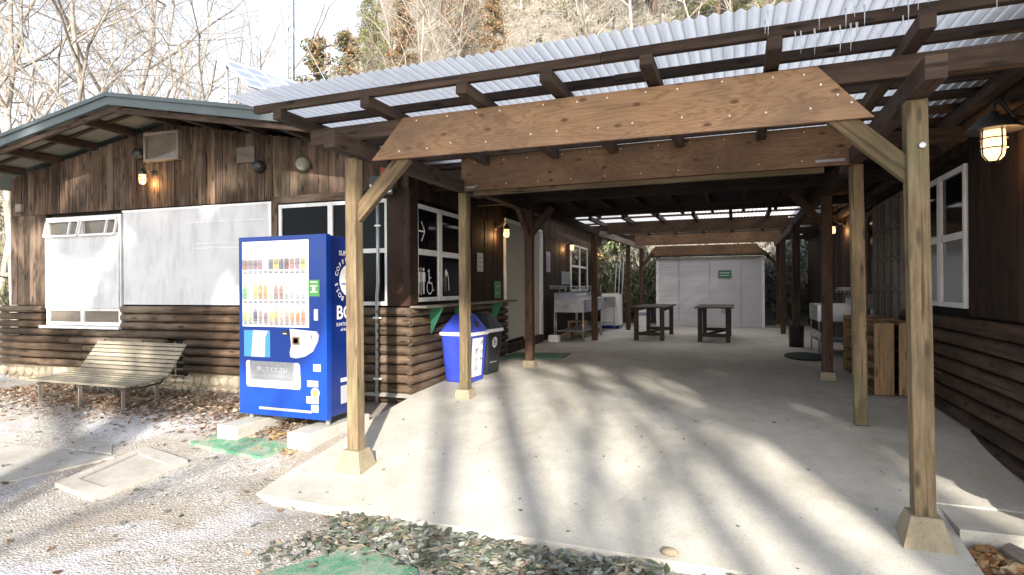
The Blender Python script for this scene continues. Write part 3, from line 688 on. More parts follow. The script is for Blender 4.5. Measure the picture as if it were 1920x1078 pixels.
for k in range(7):
    y = 4.08+.475*k; s = MB()
    xs0 = -4.08 if k == 0 else -3.95
    s.beam((xs0, y, 3.012+.0), (-.9, y, 3.012), .055, .068); s.beam((-.9+.002, y+.0, 3.014), (2.05, y, 3.014), .055, .072); s.build('purlin', M['beam'], Pg, bevel=.004)
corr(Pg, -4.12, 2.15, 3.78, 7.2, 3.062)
# plywood facings
s = MB(); s.prism([(-3.05, 2.53), (.83, 2.49), (.50, 2.865), (-2.72, 2.875)], 'y', 4.385, 4.412, tint=(1, 1, 1)); pl = s.build('plywood_fascia', M['ply'], Pg, recalc=True)
s = MB(); s.beam((-2.80, 4.44, 2.555), (.55, 4.44, 2.555), .05, .035, tint=(2.2, 2.2, 2.2)); s.build('batten', M['timber'], pl)
def screws(par, pts, y):
    for x, z in pts:
        s = MB(); s.lathe((x, y, z), [(.007, 0), (.006, .002)], 8, (.8, .8, .76), ax=Matrix.Rotation(rad(90), 3, 'X')); s.build('screw', M['print'], par)
R1 = random.Random(5)
screws(pl, [(-2.6+i*.28+R1.uniform(-.05, .05), 2.835+R1.uniform(-.01, .01)) for i in range(11)]+[(-2.8+i*.3+R1.uniform(-.06, .06), 2.60+R1.uniform(-.015, .02)) for i in range(12)]+[(.42, 2.82), (.62, 2.66), (.52, 2.74), (.7, 2.6)], 4.385)
s = MB(); s.prism([(-3.20, 2.585), (1.04, 2.575), (1.04, 2.975), (-3.20, 2.985)], 'y', 6.50, 6.53, tint=(.85, .82, .8)); pl2 = s.build('plywood_fascia', M['ply'], Pg, recalc=True)
screws(pl2, [(-3.0+i*.36+R1.uniform(-.05, .05), 2.93) for i in range(12)]+[(-3.0+i*.4, 2.64) for i in range(10)], 6.50)
s = MB(); s.beam((-3.05, 6.56, 2.553), (.80, 6.56, 2.545), .06, .05); s.build('batten', M['timber'], pl2)
for x0, x1 in ((-3.14, -3.02), (.72, .98)):
    s = MB(); s.obox(((x0+x1)/2, 6.497, 2.625), ((1, 0, 0), (0, 1, 0), (0, 0, 1)), [abs(x1-x0), .004, .025], tint=(1, 1, 1)); s.build('metal_strap', M['galv'], pl2)
# knee braces
for p, q in (((-3.27, 4.47, 2.05), (-2.74, 4.47, 2.56)), ((1.09, 4.45, 2.07), (.60, 4.45, 2.545))):
    s = MB(); s.beam(p, q, .06, .115, up=(0, 1, 0)) if 0 else s.obox(((p[0]+q[0])/2, p[1], (p[2]+q[2])/2), ((Vector(q)-Vector(p)).normalized(), Vector((0, 1, 0)), (Vector(q)-Vector(p)).normalized().cross(Vector((0, 1, 0)))), [(Vector(q)-Vector(p)).length, .07, .13], 0, (.72, .68, .66)); s.build('knee_brace', M['timber'], Pg, bevel=.005)
s = MB(); s.beam((-3.22, 4.0, 2.60), (-3.22, 4.02, 2.60), .05, .05) if 0 else s.lathe((1.09, 4.386, 2.28), [(.02, 0), (.02, .008), (.011, .008), (.011, .004)], 14, ax=Matrix.Rotation(rad(90), 3, 'X')); s.build('bolt_washer', M['steel'], Pg)
# icicles along the front edge
for k in range(20):
    x = R1.choice([R1.uniform(-.1, 1.4), R1.uniform(.15, 1.15)]); L_ = R1.uniform(.04, .17); y = R1.choice((3.82, 3.96, 4.03)); z = 3.05 if y < 4 else 2.98
    s = MB(); s.path([(x, y, z), (x+.002, y, z-L_*.4), (x, y, z-L_)], [R1.uniform(.004, .007), .003, .001], 7, c=(1, 1, 1)); s.build('icicle', M['ice'], Pg)

# covered middle shelter
Md = thing('covered_walkway', 'dark roofed middle section of the shelter between the two cabins', 'shelter', (-1.05, 10.5, 0), world=True)
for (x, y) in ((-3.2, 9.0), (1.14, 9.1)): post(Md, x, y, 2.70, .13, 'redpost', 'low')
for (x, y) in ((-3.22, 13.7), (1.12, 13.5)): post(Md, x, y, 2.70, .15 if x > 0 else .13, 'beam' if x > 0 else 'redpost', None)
for x in (-3.21, 1.12):
    s = MB(); s.beam((x, 7.12, 2.70), (x, 13.9, 2.70), .12, .15); s.build('header_beam', M['beam_shaded'], Md)
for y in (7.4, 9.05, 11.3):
    s = MB(); s.beam((-4.2, y, 2.85), (2.0, y, 2.85), .10, .15); s.build('cross_beam', M['beam_shaded'], Md)
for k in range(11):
    x = -4.1+k*.6; s = MB(); s.beam((x, 7.22, 2.965), (x, 12.95, 2.965), .06, .09); s.build('rafter', M['beam_shaded'], Md)
s = MB(); s.box(-4.6, 2.3, 7.22, 12.97, 3.03, 3.09, tint=(1, 1, 1)); s.build('roof_deck', M['dark'], Md)
for (p, q) in (((-3.21, 9.0, 2.2), (-3.21, 8.5, 2.65)), ((1.13, 9.1, 2.2), (.72, 9.1, 2.68)), ((-3.21, 9.0, 2.2), (-2.8, 9.0, 2.68))):
    s = MB(); s.beam(p, q, .07, .09, up=(0, .1, 1)); s.build('knee_brace', M['redpost'], Md)

# rear pergola
Rp = thing('timber_pergola', 'rear timber shelter with clear corrugated roof in front of the white shed', 'pergola', (-1, 17, .12), world=True)
for (x, y) in ((-3.05, 17.3), (-2.92, 19.0), (1.10, 17.0), (1.12, 19.4)): post(Rp, x, y, 2.6, .12, 'redpost', 'low' if y > 18 or x > 2 else None)
for x0, x1 in ((-3.1, -2.95), (1.12, 1.12)):
    s = MB(); s.beam((x0, 14.0, 2.66), (x1, 19.9, 2.66), .11, .14); s.build('header_beam', M['greywood'] if x0 < 0 else M['beam'], Rp)
for y in (14.25, 17.25, 19.25):
    s = MB(); s.beam((-3.6, y, 2.82), (2.0, y, 2.82), .09, .14); s.build('cross_beam', M['beam'], Rp)
for k in range(9):
    x = -3.9+k*.75; s = MB(); s.beam((x, 12.99, 2.935), (x, 19.9, 2.935), .07, .09); s.build('rafter', M['beam'], Rp)
for k in range(6):
    s = MB(); s.beam((-4.1, 13.9+k*1.15, 3.02), (2.1, 13.9+k*1.15, 3.02), .05, .045); s.build('purlin', M['beam'], Rp)
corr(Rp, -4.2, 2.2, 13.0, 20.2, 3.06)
for (x0, x1, z0, z1, y, tp, ti) in ((-3.0, 1.03, 2.66, 2.95, 14.18, 0, .22), (-2.82, 1.05, 2.565, 2.86, 17.18, 0, .62), (-2.72, .74, 2.36, 2.66, 19.14, .22, .55)):  # last value puts the shade under the rear roof into the plywood colour
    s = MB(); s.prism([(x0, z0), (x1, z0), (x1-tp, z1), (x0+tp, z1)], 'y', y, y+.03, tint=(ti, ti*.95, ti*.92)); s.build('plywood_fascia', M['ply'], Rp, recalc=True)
for (p, q) in (((1.10, 19.35, 2.0), (.62, 19.35, 2.5)), ((-2.92, 19.0, 2.0), (-2.55, 19.0, 2.45))):
    s = MB(); s.beam(p, q, .07, .09, up=(0, .1, 1)); s.build('knee_brace', M['redpost'], Rp)

# ------------------------------------------------------------------ white shed
Sh = thing('storage_shed', 'white clapboard storage shed with double doors at the far end of the shelter', 'shed', (-.88, 19.35, .12), world=True)
s = MB(); s.box(-2.48, .72, 19.36, 22, .10, 2.30, tint=(1, 1, 1)); s.build('wall_core', M['shed'], Sh)
s = MB()
for (x0, x1, yo) in ((-2.42, -1.80, .0), (.08, .66, .0)):
    s = MB()
    for k in range(24):
        z = .13+k*.09; s.obox(((x0+x1)/2, 19.34+yo, z+.045), ((1, 0, 0), (0, .97, .24), (0, -.24, .97)), [x1-x0, .02, .092], tint=(1, 1, 1))
    s.build('siding', M['shed'], Sh)
for x0, x1 in ((-1.77, -.86), (-.845, .05)):
    s = MB()
    for k in range(24):
        z = .13+k*.09; s.obox(((x0+x1)/2, 19.325, z+.045), ((1, 0, 0), (0, .97, .24), (0, -.24, .97)), [x1-x0, .02, .092], tint=(1, 1, 1))
    d = s.build('door', M['shed'], Sh)
    if x0 < -1: s = MB(); s.lathe((x1-.06, 19.31, 1.2), [(.02, 0), (.02, .03)], 10, ax=Matrix.Rotation(rad(90), 3, 'X')); s.build('handle', M['steel'], d)
s = MB(); s.box(-2.50, -2.42, 19.30, 19.355, .10, 2.30, tint=(1, 1, 1)); s.box(.66, .74, 19.30, 19.355, .10, 2.30, tint=(1, 1, 1)); s.box(-1.80, .08, 19.31, 19.33, 2.25, 2.30, tint=(1, 1, 1)); s.build('corner_trim', M['white'], Sh)
s = MB(); s.prism([(19.15, 2.30), (22.2, 2.55), (22.2, 2.60), (19.15, 2.36)], 'x', -2.65, .88); s.build('roof', M['black'], Sh, recalc=True)
s = MB(); s.box(-.52, -.24, 19.29, 19.305, .55, .78, tint=(.5, .52, .6)); s.build('vent', M['grey_plastic'], Sh)
t = thing('green_sign', 'small green sign with two lines of white writing on the shed door', 'sign', (-.40, 19.285, 1.62))
s = MB(); s.box(-.19, .19, 0, .012, 0, .24, tint=(.02, .12, .06)); s.build('board', M['print'], t)
s = MB(); [flat(s, rect(-.15, .14, z, z+.022), (0, 0, 0), (1, 0, 0), (0, 0, 1), .001, c=(.6, .7, .65)) for z in (.15, .07)]; s.build('lettering', M['print'], t)
t = thing('utility_box', 'pale metal utility box standing left of the white shed', 'utility box', (-2.85, 18.9, .12))
s = MB(); s.box(-.2, .2, -.2, .2, 0, .62, tint=(1, 1, 1)); s.build('housing', M['white_plastic'], t, bevel=.01)
s = MB(); s.box(-.16, .16, -.215, -.2, .36, .46, tint=(.25, .28, .4)); s.build('label_plate', M['print'], t)

# ------------------------------------------------------------------ vending machine
V = thing('vending_machine', 'blue drinks vending machine with lit white display beside the front left post', 'vending machine', (-5.09, 4.84, .05))
W_, H_, D_ = 1.17, 1.90, .62
s = MB(); s.box(0, W_, .07, D_, .02, H_-.01, tint=(1, 1, 1)); s.build('cabinet', M['navy'], V, bevel=.01)
s = MB()
for (x0, x1, z0, z1) in ((0, .035, .0, H_), (.945, W_, .0, H_), (.035, .945, 1.85, H_), (.035, .945, .0, .945)): s.box(x0, x1, 0, .067, z0, z1, tint=(1, 1, 1))
dor = s.build('door', M['blue'], V)
FX, FZ = (1, 0, 0), (0, 0, 1)
s = MB(); s.box(.035, .945, .012, .055, .945, 1.85, tint=(1, 1, 1)); dsp = s.build('display', M['lit'], V)
s = MB(); text_faces(s, 'SUNTORY', .055, (.49, .012, 1.785), FX, FZ, (.25, .45, .75), 'CENTER'); s.build('maker_name', M['print'], dsp)
s = MB()
for z in (1.50, 1.19, .962):
    s.box(.05, .93, .004, .012, z, z+.035, tint=(1, 1, 1))
s.build('button_strip', M['white_plastic'], dsp)
s = MB(); R2 = random.Random(11)
for z in (1.50, 1.19, .962):
    for k in range(12):
        x = .085+k*.0715; flat(s, rect(x-.02, x+.02, z+.006, z+.015), (0, .004, 0), FX, FZ, .001, c=(.12, .13, .16))
        flat(s, rect(x-.026, x+.024, z+.023, z+.030), (0, .004, 0), FX, FZ, .001, c=R2.choice(((.7, .2, .15), (.15, .3, .6), (.2, .2, .22))))
s.build('buttons', M['print'], dsp)
rowsP = [(1.545, .125, [(.45, .16, .08), (.35, .25, .28), (.35, .25, .28), (.5, .18, .2), None, (.12, .12, .2), (.85, .65, .05), (.1, .14, .15), (.2, .05, .06), (.75, .3, .22), (.45, .3, .4), (.7, .7, .15)], .026),
         (1.235, .20, [(.15, .55, .12), None, (.8, .8, .25), (.85, .45, .12), (.85, .45, .12), (.75, .85, .85), (.5, .25, .25), (.55, .25, .2), (.6, .8, .62), (.8, .85, .82), (.82, .85, .85), (.75, .8, .86)], .024),
         (1.0, .155, [(.75, .8, .25), (.8, .85, .3), (.05, .05, .1), (.5, .35, .33), (.35, .2, .25), (.85, .7, .2), (.9, .6, .1), (.75, .6, .5), (.6, .5, .45), (.85, .4, .1), (.8, .25, .05), (.85, .3, .06)], .024)]
for z, h, cs, r_ in rowsP:
    for k, c in enumerate(cs):
        if c is None: continue
        x = .085+k*.0715; s = MB(); hh = h*R2.uniform(.85, 1)
        c = tuple(v*.75+.22 for v in c); dk = tuple(v*.55+.18 for v in c)
        if h > .13: s.lathe((x, -.012+.012, z), [(r_, 0), (r_, hh*.25)], 12, dk); s.lathe((x, 0, z+hh*.25), [(r_, 0), (r_, hh*.38)], 12, c); s.lathe((x, 0, z+hh*.63), [(r_, 0), (r_*.5, hh*.22), (r_*.45, hh*.37)], 12, tuple(min(1, v*.8+.25) for v in c))
        else: s.lathe((x, 0, z), [(r_*.85, 0), (r_, .008), (r_, hh*.45)], 12, c); s.lathe((x, 0, z+hh*.45), [(r_, 0), (r_, hh*.47), (r_*.85, hh*.55)], 12, dk)
        o = s.build('drink_sample', M['print'], dsp)
s = MB(); s.box(.945-.002, 1.085, -.006, .0, 1.27, 1.43, tint=(.12, .42, .12)); st = s.build('sticker', M['print'], dor)
s = MB(); [flat(s, rect(.97, 1.06, z, z+.015), (0, -.006, 0), FX, FZ, .001, c=(.75, .85, .7)) for z in (1.40, 1.36, 1.31)]; flat(s, disc(.022, 12, 1.015, 1.345), (0, -.006, 0), FX, FZ, .0015, c=(.8, .9, .75)); s.build('print', M['print'], st)
def plate(name, m, x0, x1, z0, z1, y=-.012, c=(1, 1, 1), par=dor, bevel=.006):
    s = MB(); s.box(x0, x1, y, .002, z0, z1, tint=c); return s.build(name, m, par, bevel=bevel)
plate('switch', M['white_plastic'], 1.015, 1.065, 1.02, 1.14)
plate('poster', M['print'], .07, .43, .62, .905, -.004, (.10, .42, .72), bevel=0)
s = MB(); flat(s, [(.17, .62), (.36, .62), (.37, .84), (.41, .905), (.20, .905)], (0, -.004, 0), FX, FZ, .002, c=(.8, .82, .85)); s.build('poster_white', M['print'], dor)
s = MB(); D = [(.71, .93), (.72, .93), (1.05, .91), (1.075, .87), (1.06, .80), (1.0, .70), (.90, .645), (.79, .625), (.72, .635), (.71, .68), (.73, .76)]
flat(s, D, (0, 0, 0), FX, FZ, 0, .022); cp = s.build('coin_panel', M['white_plastic'], dor, recalc=True)
s = MB(); flat(s, rect(.75, .84, .765, .85), (0, -.022, 0), FX, FZ, .001, .004, c=(.35, .25, .16)); flat(s, rect(.765, .825, .78, .835), (0, -.026, 0), FX, FZ, .001, c=(.8, .6, .35)); s.build('coin_window', M['print'], cp); s = MB(); flat(s, rect(.99, 1.0, .83, .87), (0, -.022, 0), FX, FZ, .002, .002, c=(.1, .1, .12)); s.build('coin_slot', M['print'], cp)
s = MB(); flat(s, rect(.60, .70, .865, .905), (0, 0, 0), FX, FZ, .0, .02, c=(.03, .04, .06)); flat(s, rect(.62, .67, .873, .885), (0, -.02, 0), FX, FZ, .001, c=(.8, .8, .8)); s.build('note_slot', M['print'], dor)
s = MB(); flat(s, [(.11, .56), (.125, .58), (.16, .58), (.165, .40), (.175, .375), (.75, .375), (.76, .40), (.765, .575), (.80, .575), (.825, .56), (.835, .33), (.825, .30), (.13, .30), (.115, .33)][::-1], (0, 0, 0), FX, FZ, 0, .018); tr_ = s.build('dispensing_tray', M['white_plastic'], dor, recalc=True)
plate('flap', M['grey_plastic'], .165, .762, .378, .575, -.008, par=tr_, bevel=0)
s = MB(); text_faces(s, '押してください', .06, (.46, -.009, .47), FX, FZ, (.8, .8, .82), 'CENTER'); flat(s, rect(.17, .757, .38, .41), (0, -.008, 0), FX, FZ, .001, c=(.25, .26, .28)); s.build('flap_lettering', M['print'], tr_)
for (x0, x1, z0, z1, c) in ((1.0, 1.09, .50, .57, (.85, .86, .9)), (.92, 1.06, .335, .40, (.38, .40, .46)), (.91, 1.06, .165, .235, (.85, .86, .9)), (.97, 1.06, .075, .15, (.45, .5, .48))): plate('label_plate', M['print'], x0, x1, z0, z1, -.003, c, bevel=0)
s = MB(); s.lathe((1.025, 0, .275), [(.052, 0), (.052, .012), (.04, .014)], 18, ax=Matrix.Rotation(rad(90), 3, 'X')); cr = s.build('coin_return', M['white_plastic'], dor)
s = MB(); s.lathe((1.025, -.0142, .272), [(.038, 0), (.036, .002)], 16, (.5, .28, .1), ax=Matrix.Rotation(rad(90), 3, 'X')); s.build('cup', M['print'], cr)
s = MB(); s.box(0, W_, -.006, .0, 0, .07, tint=(1, 1, 1)); s.build('kick_plate', M['blue'], dor)
s = MB(); s.box(.28, .98, -.0075, -.0065, .062, .088, tint=(.35, .33, .28)); s.build('scuffed_dirt', M['print'], dor)
# side lettering
SX, SZ, so_ = (0, 1, 0), (0, 0, 1), (W_, 0, 0)
s = MB(); Wh = (.8, .8, .8)
text_faces(s, 'SUNTORY', .072, (W_, .20, 1.69), SX, SZ, Wh, bold=.001); s.build('side_lettering', M['print'], V)
s = MB(); word = 'BOSS COFFEE BOSS COFFEE '
for i, ch in enumerate(word):
    a = rad(238-i*360/len(word)*1.0)
    if ch == ' ': continue
    cx, cz = .37+.195*math.cos(a), 1.43+.195*math.sin(a); up = Vector((0, math.cos(a), math.sin(a))); xd = Vector((0, math.sin(a), -math.cos(a)))
    text_faces(s, ch, .068, (W_, cx, cz), xd, up, Wh, 'CENTER', bold=.001)
flat(s, disc(.165, 32, .37, 1.43), so_, SX, SZ, .002, c=Wh); flat(s, disc(.05, 16, .42, 1.36, .02), so_, SX, SZ, .003, c=(.008, .03, .2)); flat(s, [(.30, 1.46), (.36, 1.50), (.44, 1.47), (.40, 1.43), (.33, 1.42)], so_, SX, SZ, .003, c=(.008, .03, .2)); flat(s, rect(.24, .31, 1.38, 1.395), so_, SX, SZ, .003, c=(.008, .03, .2))
s.build('round_emblem', M['print'], V)
s = MB(); text_faces(s, 'BOSS', .20, (W_, .15, 1.03), SX, SZ, Wh, bold=.004); text_faces(s, 'SUNTORY COFFEE', .05, (W_, .15, .955), SX, SZ, Wh); text_faces(s, 'of them all', .045, (W_, .22, .90), SX, SZ, Wh); s.build('side_lettering', M['print'], V)
s = MB(); flat(s, rect(.22, .40, .13, .32), so_, SX, SZ, .001, .003, c=(.40, .42, .45)); flat(s, rect(.22, .36, .36, .40), so_, SX, SZ, .001, .003, c=(.7, .72, .75)); s.build('rating_plate', M['print'], V)
for x in (.07, W_-.07):
    for y in (.1, D_-.08): s = MB(); s.lathe((x, y, -.07), [(.025, 0), (.025, .095)], 10); s.build('foot', M['galv'], V)
for (x, lb) in ((-4.98, 'white concrete block under the left end of the vending machine'), (-4.05, 'white concrete block under the right end of the vending machine')):
    s = MB(); s.box(-.14, .14, -.28, .72, -.32, -.072); o = s.build('concrete_block', M['pier'] if 0 else M['concrete'], None, bevel=.012); o.location = (x, 4.84, .05); tag(o, lb, 'concrete block', 'blocks under the vending machine')

# ------------------------------------------------------------------ bins
def bin_(name, label, x, y, rz, body, lid, word, k=1.0):
    t = thing(name, label, 'bin', (x, y, zs(y)), rz, 'recycling bins by the wall'); t.scale = (k, k, k)
    s = MB(); a, b, z1 = .215, .265, .66
    def rr(h, z): # rounded rect loop
        o = []
        for cx, cy, a0 in ((1, 1, 0), (-1, 1, 90), (-1, -1, 180), (1, -1, 270)):
            for q in range(4): th = rad(a0+q*30); o.append(Vector((cx*(h-.05)+.05*math.cos(th), cy*(h-.05)+.05*math.sin(th), z)))
        return o
    def loft(s, loops, cap0=True, cap1=True):
        base = len(s.v); n_ = len(loops[0]); [s.v.extend(l) for l in loops]
        for i in range(len(loops)-1):
            for j in range(n_):
                s.f.append((base+i*n_+j, base+i*n_+(j+1) % n_, base+(i+1)*n_+(j+1) % n_, base+(i+1)*n_+j)); s.uv.append([(0, 0)]*4); s.c.append((1, 1, 1)); s.sm.append(False)
        for on, st in ((cap0, base), (cap1, base+(len(loops)-1)*n_)):
            if on: s.f.append(tuple(range(st, st+n_))); s.uv.append([(0, 0)]*n_); s.c.append((1, 1, 1)); s.sm.append(False)
    loft(s, [rr(.20, 0), rr(.21, .03), rr(.255, z1)]); s.build('body', body, t, recalc=True, bevel=.006)
    s = MB(); loft(s, [rr(.262, z1), rr(.275, z1+.008), rr(.275, z1+.05), rr(.262, z1+.055)]); s.build('rim', M['white_plastic'], t, recalc=True)
    s = MB(); loft(s, [rr(.262, z1+.056), rr(.255, z1+.08), rr(.13, z1+.29), rr(.10, z1+.31)]); ld = s.build('lid', lid, t, recalc=True, bevel=.008)
    for sx in (-1, 1): s = MB(); s.lathe((sx*.201, 0, z1+.16), [(.055, 0), (.055, .008)], 18, ax=Matrix.Rotation(rad(60*sx), 3, 'Y')); s.build('opening', M['black'], ld)
    return t
t = bin_('recycling_bin', 'blue recycling bin with white Japanese label strip behind the second left post', -3.72, 7.62, rad(-5), M['binblue'], M['binblue'], 1)
s = MB(); A_ = Vector((.236, 0, .38)); upv = Vector((.072, 0, 1)).normalized()
flat(s, rect(-.20, .10, -.30, .25), A_, (0, 1, 0), upv, .004, .002, c=(.72, .74, .78))
text = MB()
for i, ch in enumerate('ペット'): text_faces(text, ch, .115, A_+upv*(.125-.115*i), (0, 1, 0), upv, (.03, .03, .04), off=.008, bold=.002)
for i, ch in enumerate('ボトル'): text_faces(text, ch, .115, A_+Vector((0, -.13, 0))+upv*(.02-.115*i), (0, 1, 0), upv, (.03, .03, .04), off=.008, bold=.002)
ls = s.build('label_strip', M['print'], t); text.build('lettering', M['print'], ls)
t = bin_('recycling_bin', 'dark recycling bin with round white recycling mark behind the blue one', -3.74, 8.28, rad(-5), M['binblack'], M['binblack'], 1, .97)
s = MB(); A_ = Vector((.248, -.03, .50)); ring(s, .055, .085, A_, (0, 1, 0), upv, 0, 360, 24, (.7, .7, .7), .006)
for k in range(3): ring(s, .02, .045, A_, (0, 1, 0), upv, 20+k*120, 110+k*120, 6, (.7, .7, .7), .006)
s.build('recycling_mark', M['print'], t)
s = MB(); flat(s, rect(-.12, .10, -.32, -.305), A_-upv*.0, (0, 1, 0), upv, .004, c=(.5, .5, .5)); s.build('label_line', M['print'], t)

# ------------------------------------------------------------------ bench
Bn = thing('park_bench', 'weathered slatted wooden bench with metal legs in front of the log wall', 'bench', (-8.05, 5.35, zg(-8.05, 5.3)), rad(1))
s = MB(); zz = .32
for k in range(7): y = -.38+k*.085; s.box(-.98, .92, y, y+.072, zz-.035*math.sin(k/6*math.pi)*.4+.006*k-.02, zz+.012-.014*math.sin(k/6*math.pi)+.006*k, grain=0)
s.build('seat', M['bench'], Bn, bevel=.005)
s = MB()
for k in range(8):
    f_ = (k+.5)/8; y = .24+.30*f_; z = zz+.03+.42*f_; s.obox((-.0, y, z), ((1, 0, 0), (0, .56, .83), (0, -.83, .56)), [1.78, .050, .018], 0)
s.build('backrest', M['bench'], Bn, bevel=.004)
for x in (-.82, -.02, .78):
    for y in (-.30, .16): s = MB(); s.beam((x, y, -.05), (x, y, .29), .045, .02, up=(1, 0, 0), tint=(1, 1, 1)); s.build('leg', M['galv'] if 0 else M['greywood'], Bn)
    s = MB(); s.path([(x, -.34, .265), (x, .0, .25), (x, .22, .27), (x, .31, .37), (x, .59, .78)], .016, 6, c=(.5, .5, .5)); s.beam((x, -.28, .10), (x, .16, .10), .02, .02); s.build('metal_frame', M['greywood'], Bn)

# ------------------------------------------------------------------ tables
def table(x, label):
    t = thing('picnic_table', label, 'table', (x, 15.0, .12), 0, 'dark wooden tables under the shelter')
    s = MB()
    for k in range(14): s.box(-.42, .42, -1.15+k*.165, -1.15+k*.165+.15, .775, .805, grain=0)
    s.build('tabletop', M['table'], t, bevel=.004)
    for sx in (-1, 1):
        for sy in (-1, 1): s = MB(); s.box(sx*.30-.05, sx*.30+.05, sy*1.0-.045, sy*1.0+.045, 0, .772, grain=2); s.build('leg', M['table'], t)
    s = MB(); s.box(-.249, .249, -1.03, -.97, .12, .20, grain=0); s.box(-.249, .249, .97, 1.03, .12, .20, grain=0); s.beam((-.24, -.96, .16), (.24, .96, .16), .05, .06); s.build('stretcher', M['table'], t)
    s = MB(); s.box(-.35, .35, -1.045, -.955, .71, .771) if 0 else s.box(-.34, -.255, -.954, .954, .70, .773, grain=1); s.box(.255, .34, -.954, .954, .70, .773, grain=1); s.build('apron', M['table'], t)
    return t
table(-1.98, 'dark slatted wooden table nearer the left cabin'); table(-.53, 'dark slatted wooden table in front of the shed door sign')

# ------------------------------------------------------------------ shoe shelves
for (x0, x1, lb, n0) in ((1.50, 1.70, 'open pine shoe shelf nearest the middle of the passage', 8.0), (1.76, 1.96, 'second pine shoe shelf standing against the cabin wall', 8.05)):
    t = thing('shoe_shelf', lb, 'shelf', ((x0+x1)/2, n0, zs(n0)), 0, 'shoe shelves by the right cabin'); hw = (x1-x0)/2
    s = MB(); s.box(-hw, hw, 0, .025, .03, .88, grain=2); s.build('end_panel', M['shelf'], t, bevel=.002)
    s = MB(); s.box(-hw, hw, 2.2, 2.225, .03, .88, grain=2); s.build('end_panel', M['shelf'], t); s = MB(); s.box(-hw, hw, 1.1, 1.12, .03, .88, grain=2); s.build('divider', M['shelf'], t)
    s = MB(); s.box(hw-.012, hw-.002, .03, 2.2, .03, .88, grain=1); s.build('back_panel', M['shelf'], t)
    s = MB()
    for k in range(6): s.box(-hw+.004, hw-.015, .026, 1.099, .05+k*.158, .066+k*.158, grain=1); s.box(-hw+.004, hw-.015, 1.121, 2.199, .05+k*.158, .066+k*.158, grain=1)
    s.build('shelf_boards', M['shelf'], t)
    s = MB(); s.box(-hw-.05, hw+.02, -.06, .5, -.02, .028, grain=1); s.build('plinth', M['greywood'], t)

# ------------------------------------------------------------------ sinks, washing machine
def sink(x0, x1, y0, y1, label, h=.98):
    t = thing('wash_sink', label, 'sink', ((x0+x1)/2, y0, .12), 0, 'stainless steel sinks under the shelter'); hw = (x1-x0)/2; L = y1-y0
    s = MB(); s.box(-hw, hw, 0, .02, h-.30, h); s.box(-hw, hw, L-.02, L, h-.30, h); s.box(-hw, -hw+.02, .02, L-.02, h-.30, h); s.box(hw-.02, hw, .02, L-.02, h-.30, h); s.box(-hw+.02, hw-.02, .02, L-.02, h-.29, h-.27); s.build('basin', M['steel'], t)
    s = MB(); s.box(-hw, -hw+.03, 0, L, h+.001, h+.16) if x0 < 0 else s.box(hw-.03, hw, 0, L, h+.001, h+.16); s.build('splashback', M['steel'], t)
    for sx in (-hw+.03, hw-.03):
        for y in (.03, L-.03): s = MB(); s.tube((sx, y, 0), (sx, y, h-.30), .016); s.build('leg', M['steel'], t)
    s = MB(); s.box(-hw+.05, hw-.05, .05, L-.05, .22, .24); s.build('under_shelf', M['steel'], t)
    wx = -hw+.05 if x0 < 0 else hw-.05; sg = 1 if x0 < 0 else -1
    for k in range(4):
        y = L*(k+.5)/4; s = MB(); s.path([(wx, y, h+.10), (wx, y, h+.24), (wx+sg*.05, y, h+.30), (wx+sg*.16, y, h+.28), (wx+sg*.18, y, h+.22)], .012, 7); s.build('tap', M['steel'], t)
    return t
sink(-4.10, -3.38, 13.3, 15.3, 'long stainless steel sink on thin legs nearest the left cabin door')
sink(-4.2, -3.45, 15.5, 17.4, 'second stainless steel sink beside the washing machine')
sink(1.35, 2.02, 12.0, 13.3, 'small steel sink against the right hand cabin wall', .92)
s = MB(); s.box(-.02, .02, -.5, .5, 0, .04); o = s.build('white_rail', M['white_plastic']); o.location = (-3.6, 13.9, 1.20); tag(o, 'white plastic strip lying along the edge of the washing up sink', 'strip')
W = thing('washing_machine', 'white top loading washing machine at the end of the sinks', 'washing machine', (-3.66, 17.9, .12))
s = MB(); s.box(-.28, .28, -.28, .28, .09, .98, tint=(1, 1, 1)); s.build('body', M['white_plastic'], W, bevel=.05); s = MB(); s.box(-.27, .27, -.27, .27, 0, .088, tint=(1, 1, 1)); s.build('base', M['navy'], W); s = MB(); s.prism([(-.25, .982), (.25, .982), (.24, 1.03), (-.24, 1.08)], 'x', -.26, .26, tint=(.9, .9, .9)); s.build('lid', M['white_plastic'], W, recalc=True, bevel=.01)
t = thing('orange_bucket_stand', 'brown wooden crate stool on the floor under the long sink', 'stool', (-3.85, 14.5, .12))
s = MB(); s.box(-.22, .22, -.2, .2, .38, .42); s.build('seat', M['shelf'], t)
for sx in (-1, 1): s = MB(); s.box(sx*.18-.03, sx*.18+.03, -.18, .18, 0, .379, grain=2); s.build('side_panel', M['shelf'], t)
t = thing('dustpan', 'pale long handled dustpan leaning by the left sink leg', 'dustpan', (-4.02, 13.0, .12))
s = MB(); s.box(-.12, .12, -.1, .1, 0, .16); s.build('pan', M['white_plastic'], t, bevel=.01); s = MB(); s.tube((0, .02, .16), (-.02, .12, .85), .011); s.build('handle', M['galv'], t)
